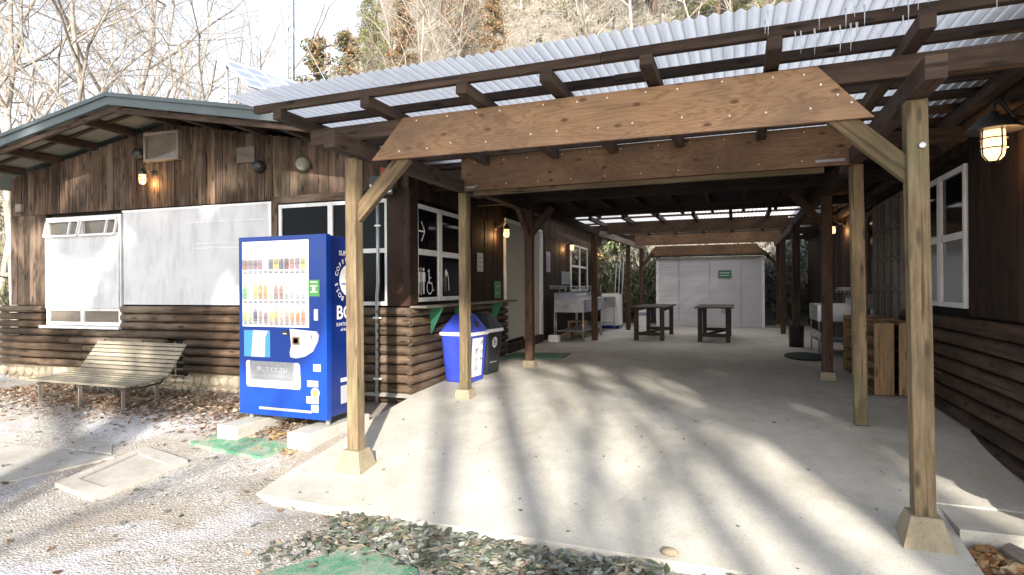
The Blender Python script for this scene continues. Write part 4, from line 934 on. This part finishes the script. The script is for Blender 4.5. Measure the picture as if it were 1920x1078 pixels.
# drying poles and ladder at the far end of the left cabin
for k, (dx, lb) in enumerate(((0, 'pale aluminium pole leaning nearest the washing machine'), (.12, 'pale aluminium pole leaning between two others'), (.24, 'pale aluminium pole leaning farthest right of three'))):
    s = MB(); s.tube((0, 0, 0), (.05, .35, 2.0+.1*k), .018); o = s.build('leaning_pole', M['galv']); o.location = (-3.72+dx, 18.35, .12); tag(o, lb, 'pole', 'poles leaning at the end of the sinks')
t = thing('storage_bin', 'black round bucket wrapped round the foot of the far right post', 'bucket', (1.12, 13.5, .12))
s = MB(); s.lathe((0, 0, 0), [(.14, 0), (.15, .42), (.158, .43), (.158, .45), (.14, .45), (.13, .05)], 22); s.build('body', M['black'], t)

# ------------------------------------------------------------------ mats
def mat(name, label, pts, z, m, cat='mat', th=.02):
    cx = sum(p[0] for p in pts)/len(pts); cy = sum(p[1] for p in pts)/len(pts); s = MB(); s.prism([(p[0]-cx, p[1]-cy) for p in pts], 'z', 0, th); o = s.build(name, m, recalc=True); o.location = (cx, cy, z); return tag(o, label, cat)
mat('door_mat', 'dark green mat on the floor at the foot of the left brown post', [(-4.0, 9.7), (-2.95, 10.0), (-3.0, 10.8), (-4.05, 10.6)], .115, M['green'])
mat('door_mat', 'black oval mat on the floor beside the far right post', [(1.12+.36*math.cos(rad(a)), 11.6+.62*math.sin(rad(a))) for a in range(0, 360, 20)], .125, M['darkmat'])
def turf(label, pts):
    cx = sum(p[0] for p in pts)/len(pts); cy = sum(p[1] for p in pts)/len(pts); rp = []
    for i in range(len(pts)):
        p, q = pts[i], pts[(i+1) % len(pts)]
        for k in range(8): f_ = k/8; rp.append((p[0]+(q[0]-p[0])*f_+random.uniform(-.008, .008), p[1]+(q[1]-p[1])*f_+random.uniform(-.008, .008)))
    s = MB(); n_ = len(rp); top_ = [Vector((x-cx, y-cy, zg(x, y)+.028)) for x, y in rp]; c0 = Vector((0, 0, zg(cx, cy)+.034))
    for i in range(n_): s.face([top_[i], top_[(i+1) % n_], c0], smooth=True); s.face([top_[i]-Vector((0, 0, .05)), top_[(i+1) % n_]-Vector((0, 0, .05)), top_[(i+1) % n_], top_[i]])
    o = s.build('turf_mat', M['turf'], recalc=True); o.location = (cx, cy, 0); tag(o, label, 'mat')
turf('worn green turf mat on the gravel in front of the vending machine', [(-5.35, 4.42), (-4.25, 4.28), (-4.15, 4.62), (-5.2, 4.72)])
turf('green turf mat at the bottom edge beside the heap of grey leaves', [(-2.75, 2.7), (-1.55, 2.6), (-1.85, 3.12), (-2.40, 3.30)])

# ------------------------------------------------------------------ pipe, WC sign, solar panel, mast
t = thing('conduit_pipe', 'galvanised conduit pipe running down the cabin corner beside the window', 'pipe', (-4.43, 6.5, 0), rad(3))
s = MB(); s.path([(0, 0, 2.55), (0, 0, 1.45), (-.03, .02, 1.32), (-.05, .05, 1.20), (-.05, .03, -.15)], .022, 10, c=(1, 1, 1)); s.build('pipe', M['galv'], t)
for z in (2.2, 1.0, .2): s = MB(); s.box(-.06 if z < 1.2 else -.03, .05, -.035, .0, z, z+.02); s.build('clip', M['white_plastic'], t)
t = thing('toilet_sign', 'black hanging sign with white letters W.C and red mark by the cabin corner', 'sign', (-4.32, 6.42, 2.60), rad(12))
s = MB(); s.box(-.16, .16, -.012, .012, 0, .24, tint=(.02, .02, .02)); s.build('board', M['print'], t)
s = MB(); text_faces(s, 'W.C', .15, (0, -.0125, .03), (1, 0, 0), (0, 0, 1), (.8, .8, .8), 'CENTER', bold=.004); s.build('lettering', M['print'], t)
s = MB(); s.box(-.0, .16, -.014, .014, .245, .40, tint=(.35, .01, .01)); s.build('red_mark', M['print'], t)

A = Vector((-7.93, 7.2, 5.17)); u_ = Vector((.242, .970, 0)); a_ = Vector((.78, -.195, -.60)); 
t = thing('solar_panel', 'tilted bluish solar panel in white frame on the cabin roof', 'solar panel', A-Vector((0, 0, 1.3)), world=True)
nn = u_.cross(a_).normalized(); nn = nn if nn.z > 0 else -nn
s = MB(); ctr = A+a_*.5+u_*1.4; s.obox(ctr, (u_, a_.normalized(), nn), [2.8, a_.length, .03], tint=(1, 1, 1)); sp = s.build('cell_panel', M['solar'], t)
s = MB()
for k in range(9): s.obox(A+a_*.5+u_*(.0+k*.35)+nn*.016, (u_, a_.normalized(), nn), [.012 if 0 < k < 8 else .05, a_.length+.04, .02], tint=(1, 1, 1))
for k in range(4): s.obox(A+a_*(k/3)+u_*1.4+nn*.016, (u_, a_.normalized(), nn), [2.84, .012 if 0 < k < 3 else .05, .019], tint=(1, 1, 1))
s.build('frame', M['white'], sp)
for p in (A+u_*.1, A+u_*2.6, A+a_+u_*2.6): s = MB(); s.tube(p, (p.x, p.y, 3.7), .022); s.build('support', M['galv'], t)
t = thing('antenna_mast', 'tall pale lattice mast with guy wires standing on the cabin roof', 'mast', (-8.1, 9.0, 3.9), world=True)
s = MB(); c0 = Vector((-8.1, 9.0, 3.6))
for a in (90, 210, 330):
    d_ = Vector((math.cos(rad(a)), math.sin(rad(a)), 0))*.07; s.tube(c0+d_, c0+d_+Vector((0, 0, 6)), .024, n=6)
for k in range(30):
    z = k*.2
    for a in (90, 210, 330):
        d1 = Vector((math.cos(rad(a)), math.sin(rad(a)), 0))*.07; d2 = Vector((math.cos(rad(a+120)), math.sin(rad(a+120)), 0))*.07; s.tube(c0+d1+Vector((0, 0, z)), c0+d2+Vector((0, 0, z+.2)), .012, n=4)
s.build('lattice', M['galv'], t)
for dx, dy, zt in ((1.5, .4, 3.1), (-1.2, .6, 3.1), (.9, -.3, 3.1)): s = MB(); s.tube(c0+Vector((0, 0, zt)), c0+Vector((dx, dy, .2)), .008, n=5); s.build('guy_wire', M['galv'], t)

# ------------------------------------------------------------------ wall lamps
def lamp(frame, pos, outdir, label, shade=0., reach=.22, k=1.):
    Mx = frame.matrix_world; p = Mx @ Vector(pos); d = (Mx.to_3x3() @ Vector(outdir)).normalized()
    t = thing('wall_lamp', label, 'wall lamp', p, math.atan2(d.y, d.x), 'warm wall lamps on the cabins')    # local +x points away from the wall
    s = MB(); s.lathe((0, 0, 0), [(.055*k, 0), (.055*k, .02), (.03*k, .03)], 16, ax=Matrix.Rotation(rad(90), 3, 'Y')); s.build('wall_plate', M['black'], t)
    r = reach; s = MB(); s.path([(.02, 0, 0), (r*.5, 0, .02), (r*.8, 0, .10*k), (r, 0, .09*k), (r, 0, .03*k)], .011*k, 8, c=(1, 1, 1)); s.build('arm', M['black'], t)
    s = MB(); s.lathe((r, 0, -.045*k), [(.055*k, 0), (.055*k, .04*k), (.03*k, .07*k), (.02*k, .09*k)], 16); s.build('cap', M['black'], t)
    if shade: s = MB(); s.lathe((r, 0, -.05*k), [(shade, 0), (shade*.98, .012), (.06*k, .07*k), (.055*k, .07*k), (shade*.95, .004)], 24); s.build('shade', M['black'], t)
    s = MB(); s.lathe((r, 0, -.20*k), [(.006, 0), (.03*k, .006), (.046*k, .03*k), (.05*k, .08*k), (.048*k, .15*k)], 18); gl = s.build('globe', M['globe'], t)
    s = MB()
    for a in range(0, 360, 90): s.path([(r+rr_*math.cos(rad(a+20)), rr_*math.sin(rad(a+20)), z*k) for rr_, z in ((.054*k, -.05), (.057*k, -.12), (.052*k, -.175), (.02*k, -.212))], .004*k, 5, c=(1, 1, 1))
    for z, rr_ in ((-.09, .057), (-.14, .056)): s.path([(r+rr_*k*math.cos(rad(a)), rr_*k*math.sin(rad(a)), z*k) for a in range(0, 361, 24)], .0035*k, 5, c=(1, 1, 1))
    s.build('cage', M['black'], t)
    ld = bpy.data.lights.new('bulb_light', 'POINT'); ld.energy = 3.0; ld.color = (1, .55, .22); ld.shadow_soft_size = .03
    lo = bpy.data.objects.new('bulb_light', ld); col.objects.link(lo); lo.parent = t; lo.location = (r*.45, .0, -.16*k)
lamp(B, (-4.39, -.01, 3.18), (0, -1, 0), 'small caged wall lamp glowing on the gable boards below the vent')
lamp(B, (.02, 3.30, 2.50), (1, 0, 0), 'glowing wall lamp left of the cream toilet door')
lamp(B, (.02, 8.9, 2.58), (1, 0, 0), 'glowing wall lamp beside the window above the sinks')
lamp(B, (.02, 13.9, 2.66), (1, 0, 0), 'farthest glowing wall lamp on the left cabin beyond the sinks')
lamp(Rb, (-.04, 1.08, 2.64), (-1, 0, 0), 'large caged wall lamp with wide dark shade at the upper right', .18, .24, 1.5)
lamp(Rb, (-.04, 9.4, 2.66), (-1, 0, 0), 'small glowing wall lamp on the right cabin beyond the second post', .09)

# ------------------------------------------------------------------ leaves, gravel, logs at lower right
def leafquad(s, p, size, c, rnd, flatness=.25, long=1.6):
    a = rnd.uniform(0, 6.28); u = Vector((math.cos(a), math.sin(a), rnd.uniform(-flatness, flatness))).normalized()
    v = u.cross(Vector((rnd.uniform(-flatness, flatness), rnd.uniform(-flatness, flatness), 1))).normalized(); w_ = u.cross(v)
    L = size*long/2; W = size/2; k = rnd.uniform(-.35, .35)*size
    b = len(s.v)
    s.v += [p-u*L, p-u*L*.3-v*W+w_*k, p+u*L*.4-v*W*.8+w_*k, p+u*L, p+u*L*.4+v*W*.8+w_*k, p-u*L*.3+v*W+w_*k]
    for f in ((0, 1, 2, 3), (0, 3, 4, 5)): s.f.append(tuple(b+i for i in f)); s.uv.append([(0, 0)]*4); s.c.append(c); s.sm.append(False)
def litter(name, n_, sampler, sizes, cols, seed, zoff=.015, flatness=.3, long=1.6):
    r = random.Random(seed); s = MB()
    for _ in range(n_):
        x, y, z = sampler(r); c = r.choice(cols); k = r.uniform(.6, 1.25); leafquad(s, Vector((x, y, z+r.uniform(.002, zoff))), r.uniform(*sizes), tuple(v*k for v in c), r, flatness, long)
    return tag(s.build(name, M['leaf']), kind='stuff')
BR = [(.32, .20, .13), (.24, .14, .09), (.42, .30, .21), (.50, .41, .32), (.16, .10, .07), (.36, .32, .27)]
GR = [(.20, .22, .20), (.28, .30, .28), (.14, .17, .13), (.38, .39, .36), (.26, .21, .16), (.11, .14, .09), (.33, .30, .22)]
def samp_bench(r):
    while 1:
        x = r.uniform(-10.5, -4.5); y = r.gauss(5.55, .40)
        if 4.5 < y < 6.45: return x, y, zg(x, y)
litter('brown_leaf_litter', 7000, samp_bench, (.022, .046), BR, 1, .04, .5)
def samp_front(r):
    while 1:
        x = r.uniform(-3.0, 1.2); d = abs(r.gauss(0, .38)); y = 3.76-d
        if noise.noise(Vector((x*1.4, y*1.4, 4)))+.30-.25*max(0, -x-2.0) > r.uniform(0, .55) and not (-2.6 < x < -1.7 and y < 3.15 and r.random() < .85): return x, y, zg(x, y)
litter('grey_leaf_litter', 3600, samp_front, (.026, .048), GR, 2, .045, .38, 2.2)
def samp_right(r):
    x = r.uniform(1.34, 3.2); y = r.uniform(3.2, 4.54); return x, y, -.33
litter('orange_leaf_litter', 2600, samp_right, (.05, .085), [(.45, .24, .10), (.55, .36, .19), (.32, .15, .07), (.62, .48, .30)], 3, .07, .6)
def samp_slab(r):
    x = r.uniform(-3.8, 1.2); y = 3.85+abs(r.gauss(0, 3.2)); return x, y, zs(y)+.003
litter('scattered_leaves', 120, samp_slab, (.010, .026), [(.16, .12, .08), (.10, .08, .06), (.25, .2, .13), (.18, .18, .15)], 4, .008, .15)
def samp_vm(r): x = r.uniform(-5.3, -4.0); y = r.uniform(4.4, 5.0); return x, y, zg(x, y)
litter('dry_leaf_litter', 320, samp_vm, (.03, .055), [(.42, .30, .15), (.32, .2, .09), (.5, .4, .25)], 5, .03, .5)
def samp_any(r): x = r.uniform(-9, 0.5); y = r.uniform(2.2, 5.2); return x, y, zg(x, y)
litter('sparse_leaf_litter', 420, samp_any, (.02, .05), BR+GR, 6, .02, .4)
# pebbles
r = random.Random(9); s = MB()
for _ in range(11000):
    x = r.uniform(-8.5, 1.0); y = r.uniform(2.0, 5.6)
    if (x > -3.95 and y > 3.74): continue
    if noise.noise(Vector((x*.9, y*.9, 7))) < -.12+r.uniform(-.2, .2): continue
    z = zg(x, y)+.003; q = r.uniform(.003, .010); tt = r.choice((.5, .75, 1, 1.15))*r.uniform(.8, 1.1); c = (tt*r.uniform(.95, 1.05), tt, tt*r.uniform(.92, 1.03)); b = len(s.v); a = r.uniform(0, 3)
    s.v += [Vector((x+math.cos(a+k*1.57)*q*r.uniform(.8, 1.3), y+math.sin(a+k*1.57)*q*r.uniform(.8, 1.3), z)) for k in range(4)]+[Vector((x, y, z+q*r.uniform(.5, .9)))]
    for k in range(4): s.f.append((b+k, b+(k+1) % 4, b+4)); s.uv.append([(0, 0)]*3); s.c.append(c); s.sm.append(False)
tag(s.build('gravel', M['pebble']), kind='stuff')
for (x, y, L, rz, w_, lb) in ((1.62, 4.15, .55, 70, .05, 'grey weathered stick of wood lying in the orange leaves nearest the pier'), (1.95, 4.05, .6, 50, .06, 'thick grey piece of split wood lying in the orange leaves'), (2.3, 4.3, .7, 20, .045, 'pale piece of firewood farthest right in the orange leaves')):
    s = MB(); s.path([(-L/2, 0, 0), (-L/4, .01, .005), (0, 0, 0), (L/2, .02, -.01)], [w_*.8, w_, w_*.95, w_*.7], 7, smooth=False); o = s.build('firewood', M['greywood']); o.location = (x, y, -.245); o.rotation_euler = (0, rad(6), rad(-rz)); tag(o, lb, 'firewood', 'firewood in the leaves')
s = MB(); b = 0
for i in range(7):
    for j in range(10):
        th = math.pi*i/6; fi = 2*math.pi*j/10; k = 1+.12*math.sin(fi*3+i); s.v.append(Vector((math.sin(th)*math.cos(fi)*.055*k, math.sin(th)*math.sin(fi)*.04*k, math.cos(th)*.028)))
for i in range(6):
    for j in range(10): s.f.append((i*10+j, (i+1)*10+j, (i+1)*10+(j+1) % 10, i*10+(j+1) % 10)); s.uv.append([(0, 0)]*4); s.c.append((1, .9, .8)); s.sm.append(True)
o = s.build('stone', M['pier'], recalc=True); o.location = (-.42, 3.84, -.305); tag(o, 'small rounded brown stone on the front edge of the slab', 'stone')

# ------------------------------------------------------------------ trees
WOB = .16
def grow(out, tw, r, p, d, rad0, L, lev, maxlev, nseg, spread, up):
    pts = [p.copy()]; rs = [rad0]; cur = p.copy(); dd = d.copy(); kidsP = []
    endr = rad0*(.45 if lev < maxlev else .35)
    for i in range(nseg):
        wob = WOB if lev == 0 else .30
        dd = (dd+Vector((r.gauss(0, wob), r.gauss(0, wob), r.gauss(0, wob)*.6+up*(.10 if lev else .05)))*(.55)).normalized()
        cur = cur+dd*L/nseg; pts.append(cur.copy()); rs.append(rad0+(endr-rad0)*(i+1)/nseg); kidsP.append((cur.copy(), dd.copy(), rs[-1], (i+1)/nseg))
    tgt = out if lev <= 1 else tw
    tgt.path(pts, rs, (9, 6, 4, 3, 3)[lev], caps=False, c=(r.uniform(.75, 1.15),)*3)
    if lev >= maxlev: return
    nk = spread[lev]
    for k in range(nk):
        f = (.30 if lev == 0 else .15)+(1-(.30 if lev == 0 else .15))*(k+r.random())/nk; i = min(int(f*nseg), nseg-1); q, qd, qr, ff = kidsP[i]
        ang = r.uniform(.45, 1.0) if lev < 2 else r.uniform(.4, 1.2); a = r.uniform(0, 6.28)
        perp = qd.cross(Vector((math.cos(a), math.sin(a), .3))).normalized(); nd = (qd*math.cos(ang)+perp*math.sin(ang)).normalized()
        ln = L*(.62 if lev == 0 else .55)*(1.15-.55*f)*r.uniform(.7, 1.2)
        grow(out, tw, r, q, nd, qr*r.uniform(.42, .68), ln, lev+1, maxlev, max(3, nseg-2), spread, up)
def bare_tree(name, seed, h, spread, bm, label, group, up=.5, r0=.16, lean=0.):
    r = random.Random(seed); t = thing(name, label, 'tree', (0, 0, 0), 0, group); a, b = MB(), MB()
    grow(a, b, r, Vector((0, 0, -.3)), Vector((lean, 0, 1)).normalized(), r0, h, 0, len(spread), 8, spread, up)
    a.build('trunk', M[bm], t); b.build('crown', M['twig'] if bm == 'bark' else M['bark_dark'], t); return t
protos = [bare_tree('bare_tree', 21+i, (9, 11, 8, 12)[i], ((10, 8, 7, 4), (11, 8, 6, 4), (9, 9, 7, 3), (12, 7, 7, 3))[i], 'bark',
          ('leafless pale tree with many fine twigs on the wooded slope', 'tall leafless tree with spreading pale branches on the wooded slope', 'low leafless tree with a dense twiggy crown on the wooded slope', 'slender tall leafless tree on the wooded slope')[i], 'bare trees on the wooded slope', .5, (.10, .12, .09, .11)[i]) for i in range(4)]
def place(o, first, x, y, rz, k, z=None):
    c = o if first else copy_tree(o)
    c.location = (x, y, zg(x, y)-.1 if z is None else z); c.rotation_euler = (0, 0, rz); c.scale = (k, k, k); return c
used = set()
def put(i, x, y, k=1, rz=None):
    place(protos[i], i not in used, x, y, random.uniform(0, 6.28) if rz is None else rz, k); used.add(i)
def dirx(px, dist):      # a spot seen past the roofs, at a distance from the camera
    kk = (px-960)/1090; C_, S_ = math.cos(rad(21.3)), math.sin(rad(21.3)); d_ = Vector((C_*kk-S_, S_*kk+C_)).normalized()*dist; return d_.x, d_.y
RT = random.Random(31)
spots = [(30, 19, 1), (110, 24, 3), (190, 17, 0), (265, 22, 1), (330, 27, 3), (395, 21, 1), (450, 30, 2), (60, 30, 0), (150, 34, 3), (240, 36, 1), (0, 24, 2), (300, 33, 2), (500, 34, 0), (-60, 20, 1), (370, 35, 0), (430, 38, 3), (90, 40, 2), (200, 44, 1)]
for px, ds, i in spots:
    x, y = dirx(px, ds); put(i, x, y, RT.uniform(.85, 1.1))
for k in range(62):
    px = RT.uniform(500, 1560); ds = RT.uniform(25, 58); x, y = dirx(px, ds)
    if y < 23.5: continue
    put(RT.randrange(4), x, y, RT.uniform(.55, .95))
# shade trees behind the camera, on the sunny side
shade = [(4.05, -9.0, 3, .75), (4.62, -9.2, 1, 1.15), (5.45, -8.8, 2, .8), (6.0, -9.6, 3, .8), (2.9, -16, 1, 1.1), (8.6, -17, 3, 1.15), (-3.6, -12.0, 3, 1.0), (-1.6, -17, 1, 1.2), (-7.5, -11, 0, 1.05), (1.4, -13, 2, 1.1)]
for n_, (x, y, r0_, lb) in enumerate(((5.55, -12, .10, 'slim straight bare tree behind the viewer, leftmost of the close row'), (6.15, -12.3, .20, 'stout straight bare tree behind the viewer beside the slim one'), (6.9, -11.6, .07, 'thin bare sapling behind the viewer in the middle of the row'), (7.35, -12.4, .09, 'slender bare tree behind the viewer right of the sapling'), (7.75, -12, .06, 'thinnest bare sapling behind the viewer'), (8.35, -12.5, .22, 'thickest bare tree behind the viewer, rightmost of the close row'), (-3.6, -12.0, .13, 'lone bare tree behind the viewer at the left'), (-.6, -9.5, .10, 'bare tree behind the viewer shading the bench'))):
    WOB = .05 if n_ < 6 else .16
    t = bare_tree('bare_tree', 90+n_, 13 if n_ < 6 else 9, (6, 4, 3), 'bark_dark', lb, 'bare trees behind the viewer', .9, r0_); t.location = (x, y, zg(x, y))
WOB = .16

def foliage(s, r, c, rx, rz_, n_, size, cols, droop=0., long=1.6):
    for _ in range(n_):
        while 1:
            v = Vector((r.uniform(-1, 1), r.uniform(-1, 1), r.uniform(-1, 1)))
            if .1 < v.length < 1: break
        p = Vector(c)+Vector((v.x*rx, v.y*rx, v.z*rz_)); k = r.uniform(.6, 1.3); cc = tuple(min(1, q*k) for q in r.choice(cols))
        u = Vector((r.gauss(0, 1), r.gauss(0, 1), r.gauss(0, .6)-droop)).normalized(); w_ = u.cross(Vector((r.gauss(0, 1), r.gauss(0, 1), r.gauss(0, 1)))).normalized(); L = size*r.uniform(.6, 1.3)*long/2; W = size*.3
        b = len(s.v); s.v += [p-u*L, p+w_*W, p+u*L, p-w_*W]; s.f.append((b, b+1, b+2, b+3)); s.uv.append([(0, 0)]*4); s.c.append(cc); s.sm.append(False)
def conifer(seed, h, cols, label, rbase=1.9):
    r = random.Random(seed); t = thing('conifer_tree', label, 'tree', (0, 0, 0), 0, 'cedars on the wooded slope')
    s = MB(); s.path([(0, 0, -.4), (.05, 0, h*.5), (0, 0, h)], [.22, .14, .02], 8); br = MB(); f = MB()
    for k in range(70):
        z = h*(.18+.8*(k/70)); a = r.uniform(0, 6.28); L = rbase*(1.05-z/h)*r.uniform(.7, 1.2)+.2; e = Vector((math.cos(a)*L, math.sin(a)*L, z-L*.18)); s.path([(0, 0, z), (e.x*.5, e.y*.5, z+.03), e], [.035, .02, .008], 4, caps=False)
        if r.random() < .12: continue
        for q in (.45, .7, .92):
            foliage(f, r, (e.x*q, e.y*q, z-L*.12*q-.05), .36, .26, 34, .13, [r.choice(cols), r.choice(cols)], .6)
    s.build('trunk', M['bark_dark'], t); f.build('crown', M['leaf'], t); return t
GC = [(.15, .16, .09), (.22, .21, .12), (.27, .23, .13), (.11, .12, .07)]; OC = [(.38, .21, .10), (.33, .20, .11), (.28, .22, .13), (.20, .19, .11)]; YC = [(.20, .23, .08), (.27, .28, .12), (.14, .17, .06)]
cons = [conifer(51, 11, GC+OC[:2], 'cedar with mixed green and brown foliage behind the mast', 2.2), conifer(52, 10, OC, 'orange brown cedar on the slope above the roof'), conifer(53, 9, YC, 'yellow green cedar on the slope above the roof', 2.4)]
cu = set()
CL = ['dark green and brown cedar just right of the mast', 'second green and brown cedar to the right of the mast', 'orange brown cedar left of the middle of the slope', 'tallest orange brown cedar above the pergola roof', 'green and brown cedar standing high behind the orange ones', 'small orange brown cedar rightmost of the orange ones', 'yellow green cedar leftmost of the yellow green ones', 'yellow green cedar second from the left of its kind', 'yellow green cedar above the middle of the corrugated roof', 'smallest yellow green cedar, farthest right on the slope', 'distant yellow green cedar behind the green and brown ones', 'distant green and brown cedar high on the slope in the middle']
for px, ds, i, k in ((600, 27, 0, 1.15), (655, 34, 0, 1.1), (760, 38, 1, 1.), (875, 42, 1, 1.15), (835, 50, 0, 1.2), (930, 36, 1, .8), (1130, 44, 2, 1.1), (1230, 40, 2, 1.), (1350, 37, 2, 1.), (1440, 34, 2, .9), (700, 52, 2, 1.1), (1020, 54, 0, 1.1)):
    x, y = dirx(px, ds); c = cons[i] if i not in cu else copy_tree(cons[i]); cu.add(i); c.location = (x, y, zg(x, y)-.2); c.scale = (k, k, k); c.rotation_euler = (0, 0, RT.uniform(0, 6)); c['label'] = CL[(600, 655, 760, 875, 835, 930, 1130, 1230, 1350, 1440, 700, 1020).index(px)]
# shrubs beyond the shed
def evergreen(name, seed, label, blobs, trunk, cols):
    r = random.Random(seed); t = thing(name, label, 'tree', (trunk[0], trunk[1], zg(trunk[0], trunk[1])), 0, 'evergreen trees behind the viewer'); s, f = MB(), MB(); base = t.location
    top_ = Vector((0, 0, max(b[2] for b in blobs)-base.z)); s.path([(0, 0, -.3), top_*.5+Vector((.03, 0, 0)), top_], [.34, .26, .05], 9)
    for (x, y, z, rx, rz_, n_) in blobs:
        c = Vector((x, y, z))-base; s.path([Vector((0, 0, c.z*.72)), (c+Vector((0, 0, c.z*.72)))*.5, c], [.07, .05, .015], 5, caps=False)
        foliage(f, r, c, rx, rz_, n_, .24, cols, .1, 1.3)
    s.build('trunk', M['bark_dark'], t); f.build('crown', M['leaf'], t); return t
def hedge(x0, x1, z0, z1, y, n_, k):
    r = random.Random(n_+7); out = []
    for _ in range(n_):
        x = r.uniform(x0, x1); z = r.uniform(z0, z1); q = r.uniform(.45, .8); out.append((x, y+r.uniform(-.6, .6), z, q, q*.8, int(k*q*q)))
    return out
evergreen('evergreen_tree', 81, 'tall evergreen tree behind the viewer shading the pergola front', [(2.7, -8, 8.35, 1.0, .75, 1300), (4.1, -8.2, 8.5, 1.3, .95, 2200), (5.6, -8, 8.6, 1.4, 1.0, 2400), (7.0, -8, 8.4, 1.1, 1.1, 1700), (5.2, -8.4, 10.2, 1.7, 1.1, 1900), (3.2, -8.4, 9.9, 1.5, 1.0, 1600), (7.9, -7.8, 7.3, 1.0, 1.8, 1300), (7.1, -7.9, 6.2, .42, 1.6, 700)], (7.0, -8.3), GC[:1]+GC[3:])
evergreen('evergreen_tree', 82, 'broad evergreen tree behind the viewer shading the vending machine', [(.95, -7.2, 6.6, .75, 1.05, 1150), (.3, -7.2, 7.9, 1.0, .8, 800)]+hedge(-6.4, .3, 5.9, 8.7, -7, 22, 820)+hedge(-6.6, .2, 9.0, 9.9, -7, 16, 820), (-1.2, -7.4), GC[:1]+GC[3:])
def shrub(seed, cols, label, n_=2600, w_=1.1, h=2.2, droop=1.2, size=.11, long=2.4):
    r = random.Random(seed); t = thing('shrub', label, 'shrub', (0, 0, 0), 0, 'shrubs beyond the white shed'); s = MB(); f = MB()
    for k in range(14):
        a = r.uniform(0, 6.28); e = Vector((math.cos(a)*w_*r.uniform(.3, 1), math.sin(a)*w_*r.uniform(.3, 1), h*r.uniform(.5, 1))); s.path([(0, 0, -.1), (e.x*.4, e.y*.4, e.z*.6), e], [.03, .018, .006], 5, caps=False)
        for q in (.5, .75, 1): foliage(f, r, e*q, .38, .38, n_//42, size, cols, droop, long)
    s.build('stem', M['bark'], t); f.build('foliage', M['leaf'], t); return t
PC = [(.40, .42, .32), (.25, .30, .16), (.50, .50, .42), (.14, .18, .09)]; BC = [(.20, .25, .22), (.34, .38, .36), (.12, .15, .10), (.45, .40, .34)]
shr = [shrub(61, PC, 'pale drooping leafy shrub left of the white shed'), shrub(62, BC, 'grey green shrub right of the white shed')]
su = set()
SL = ['pale drooping leafy shrub nearest the left side of the white shed', 'pale drooping leafy shrub behind the washing machine', 'large pale leafy shrub behind the two nearest ones left of the shed', 'pale leafy shrub farthest left beyond the washing machine', 'small grey green shrub nearest the right side of the white shed', 'grey green shrub behind the far right posts', 'large grey green shrub standing behind the two near the right posts', 'grey green shrub farthest right beyond the white shed', 'largest pale leafy shrub standing behind the white shed']
for x, y, i, k in ((-3.4, 21.6, 0, 1.1), (-4.6, 21.2, 0, 1.15), (-4.0, 23.2, 0, 1.5), (-5.6, 22.6, 0, 1.4), (1.5, 22.0, 1, .9), (2.4, 22.2, 1, 1.1), (1.9, 24.0, 1, 1.5), (3.2, 23.6, 1, 1.3), (-3.0, 25, 0, 1.6)):
    c = shr[i] if i not in su else copy_tree(shr[i]); su.add(i); c.location = (x, y, zg(x, y)); c.scale = (k, k, k); c.rotation_euler = (0, 0, RT.uniform(0, 6)); c['label'] = SL.pop(0)
# undergrowth on the slope: brush nobody could count
r = random.Random(71); s = MB()
for _ in range(30000):
    px = r.uniform(-80, 1750); ds = r.uniform(23, 62); x, y = dirx(px, ds)
    if zg(x, y) < .15: continue
    z = zg(x, y); h = r.uniform(.4, 1.5); lx, ly = r.gauss(0, .3), r.gauss(0, .3)
    c = (r.uniform(.7, 1.2),)*3; b = len(s.v); q = .012
    s.v += [Vector((x-q, y, z)), Vector((x+q, y, z)), Vector((x+lx+q*.3, y+ly, z+h)), Vector((x+lx-q*.3, y+ly, z+h))]; s.f.append((b, b+1, b+2, b+3)); s.uv.append([(0, 0)]*4); s.c.append(c); s.sm.append(False)
tag(s.build('undergrowth', M['twig']), kind='stuff')
r = random.Random(77); s = MB(); HC = [(.28, .25, .19), (.20, .21, .12), (.42, .40, .34), (.16, .17, .08), (.46, .42, .36), (.12, .11, .07), (.24, .26, .12)]
for _ in range(1500):
    px = r.uniform(-80, 1750); ds = r.uniform(22, 62); x, y = dirx(px, ds)
    if zg(x, y) < .15: continue
    q = r.uniform(.3, 1.2); foliage(s, r, (x, y, zg(x, y)+q*.6), q, q*.8, 26, .22, [r.choice(HC), r.choice(HC)], .2, 1.8)
tag(s.build('hillside_thicket', M['leaf']), kind='stuff')
for o in list(bpy.data.objects):
    if '_w' in o: del o['_w']
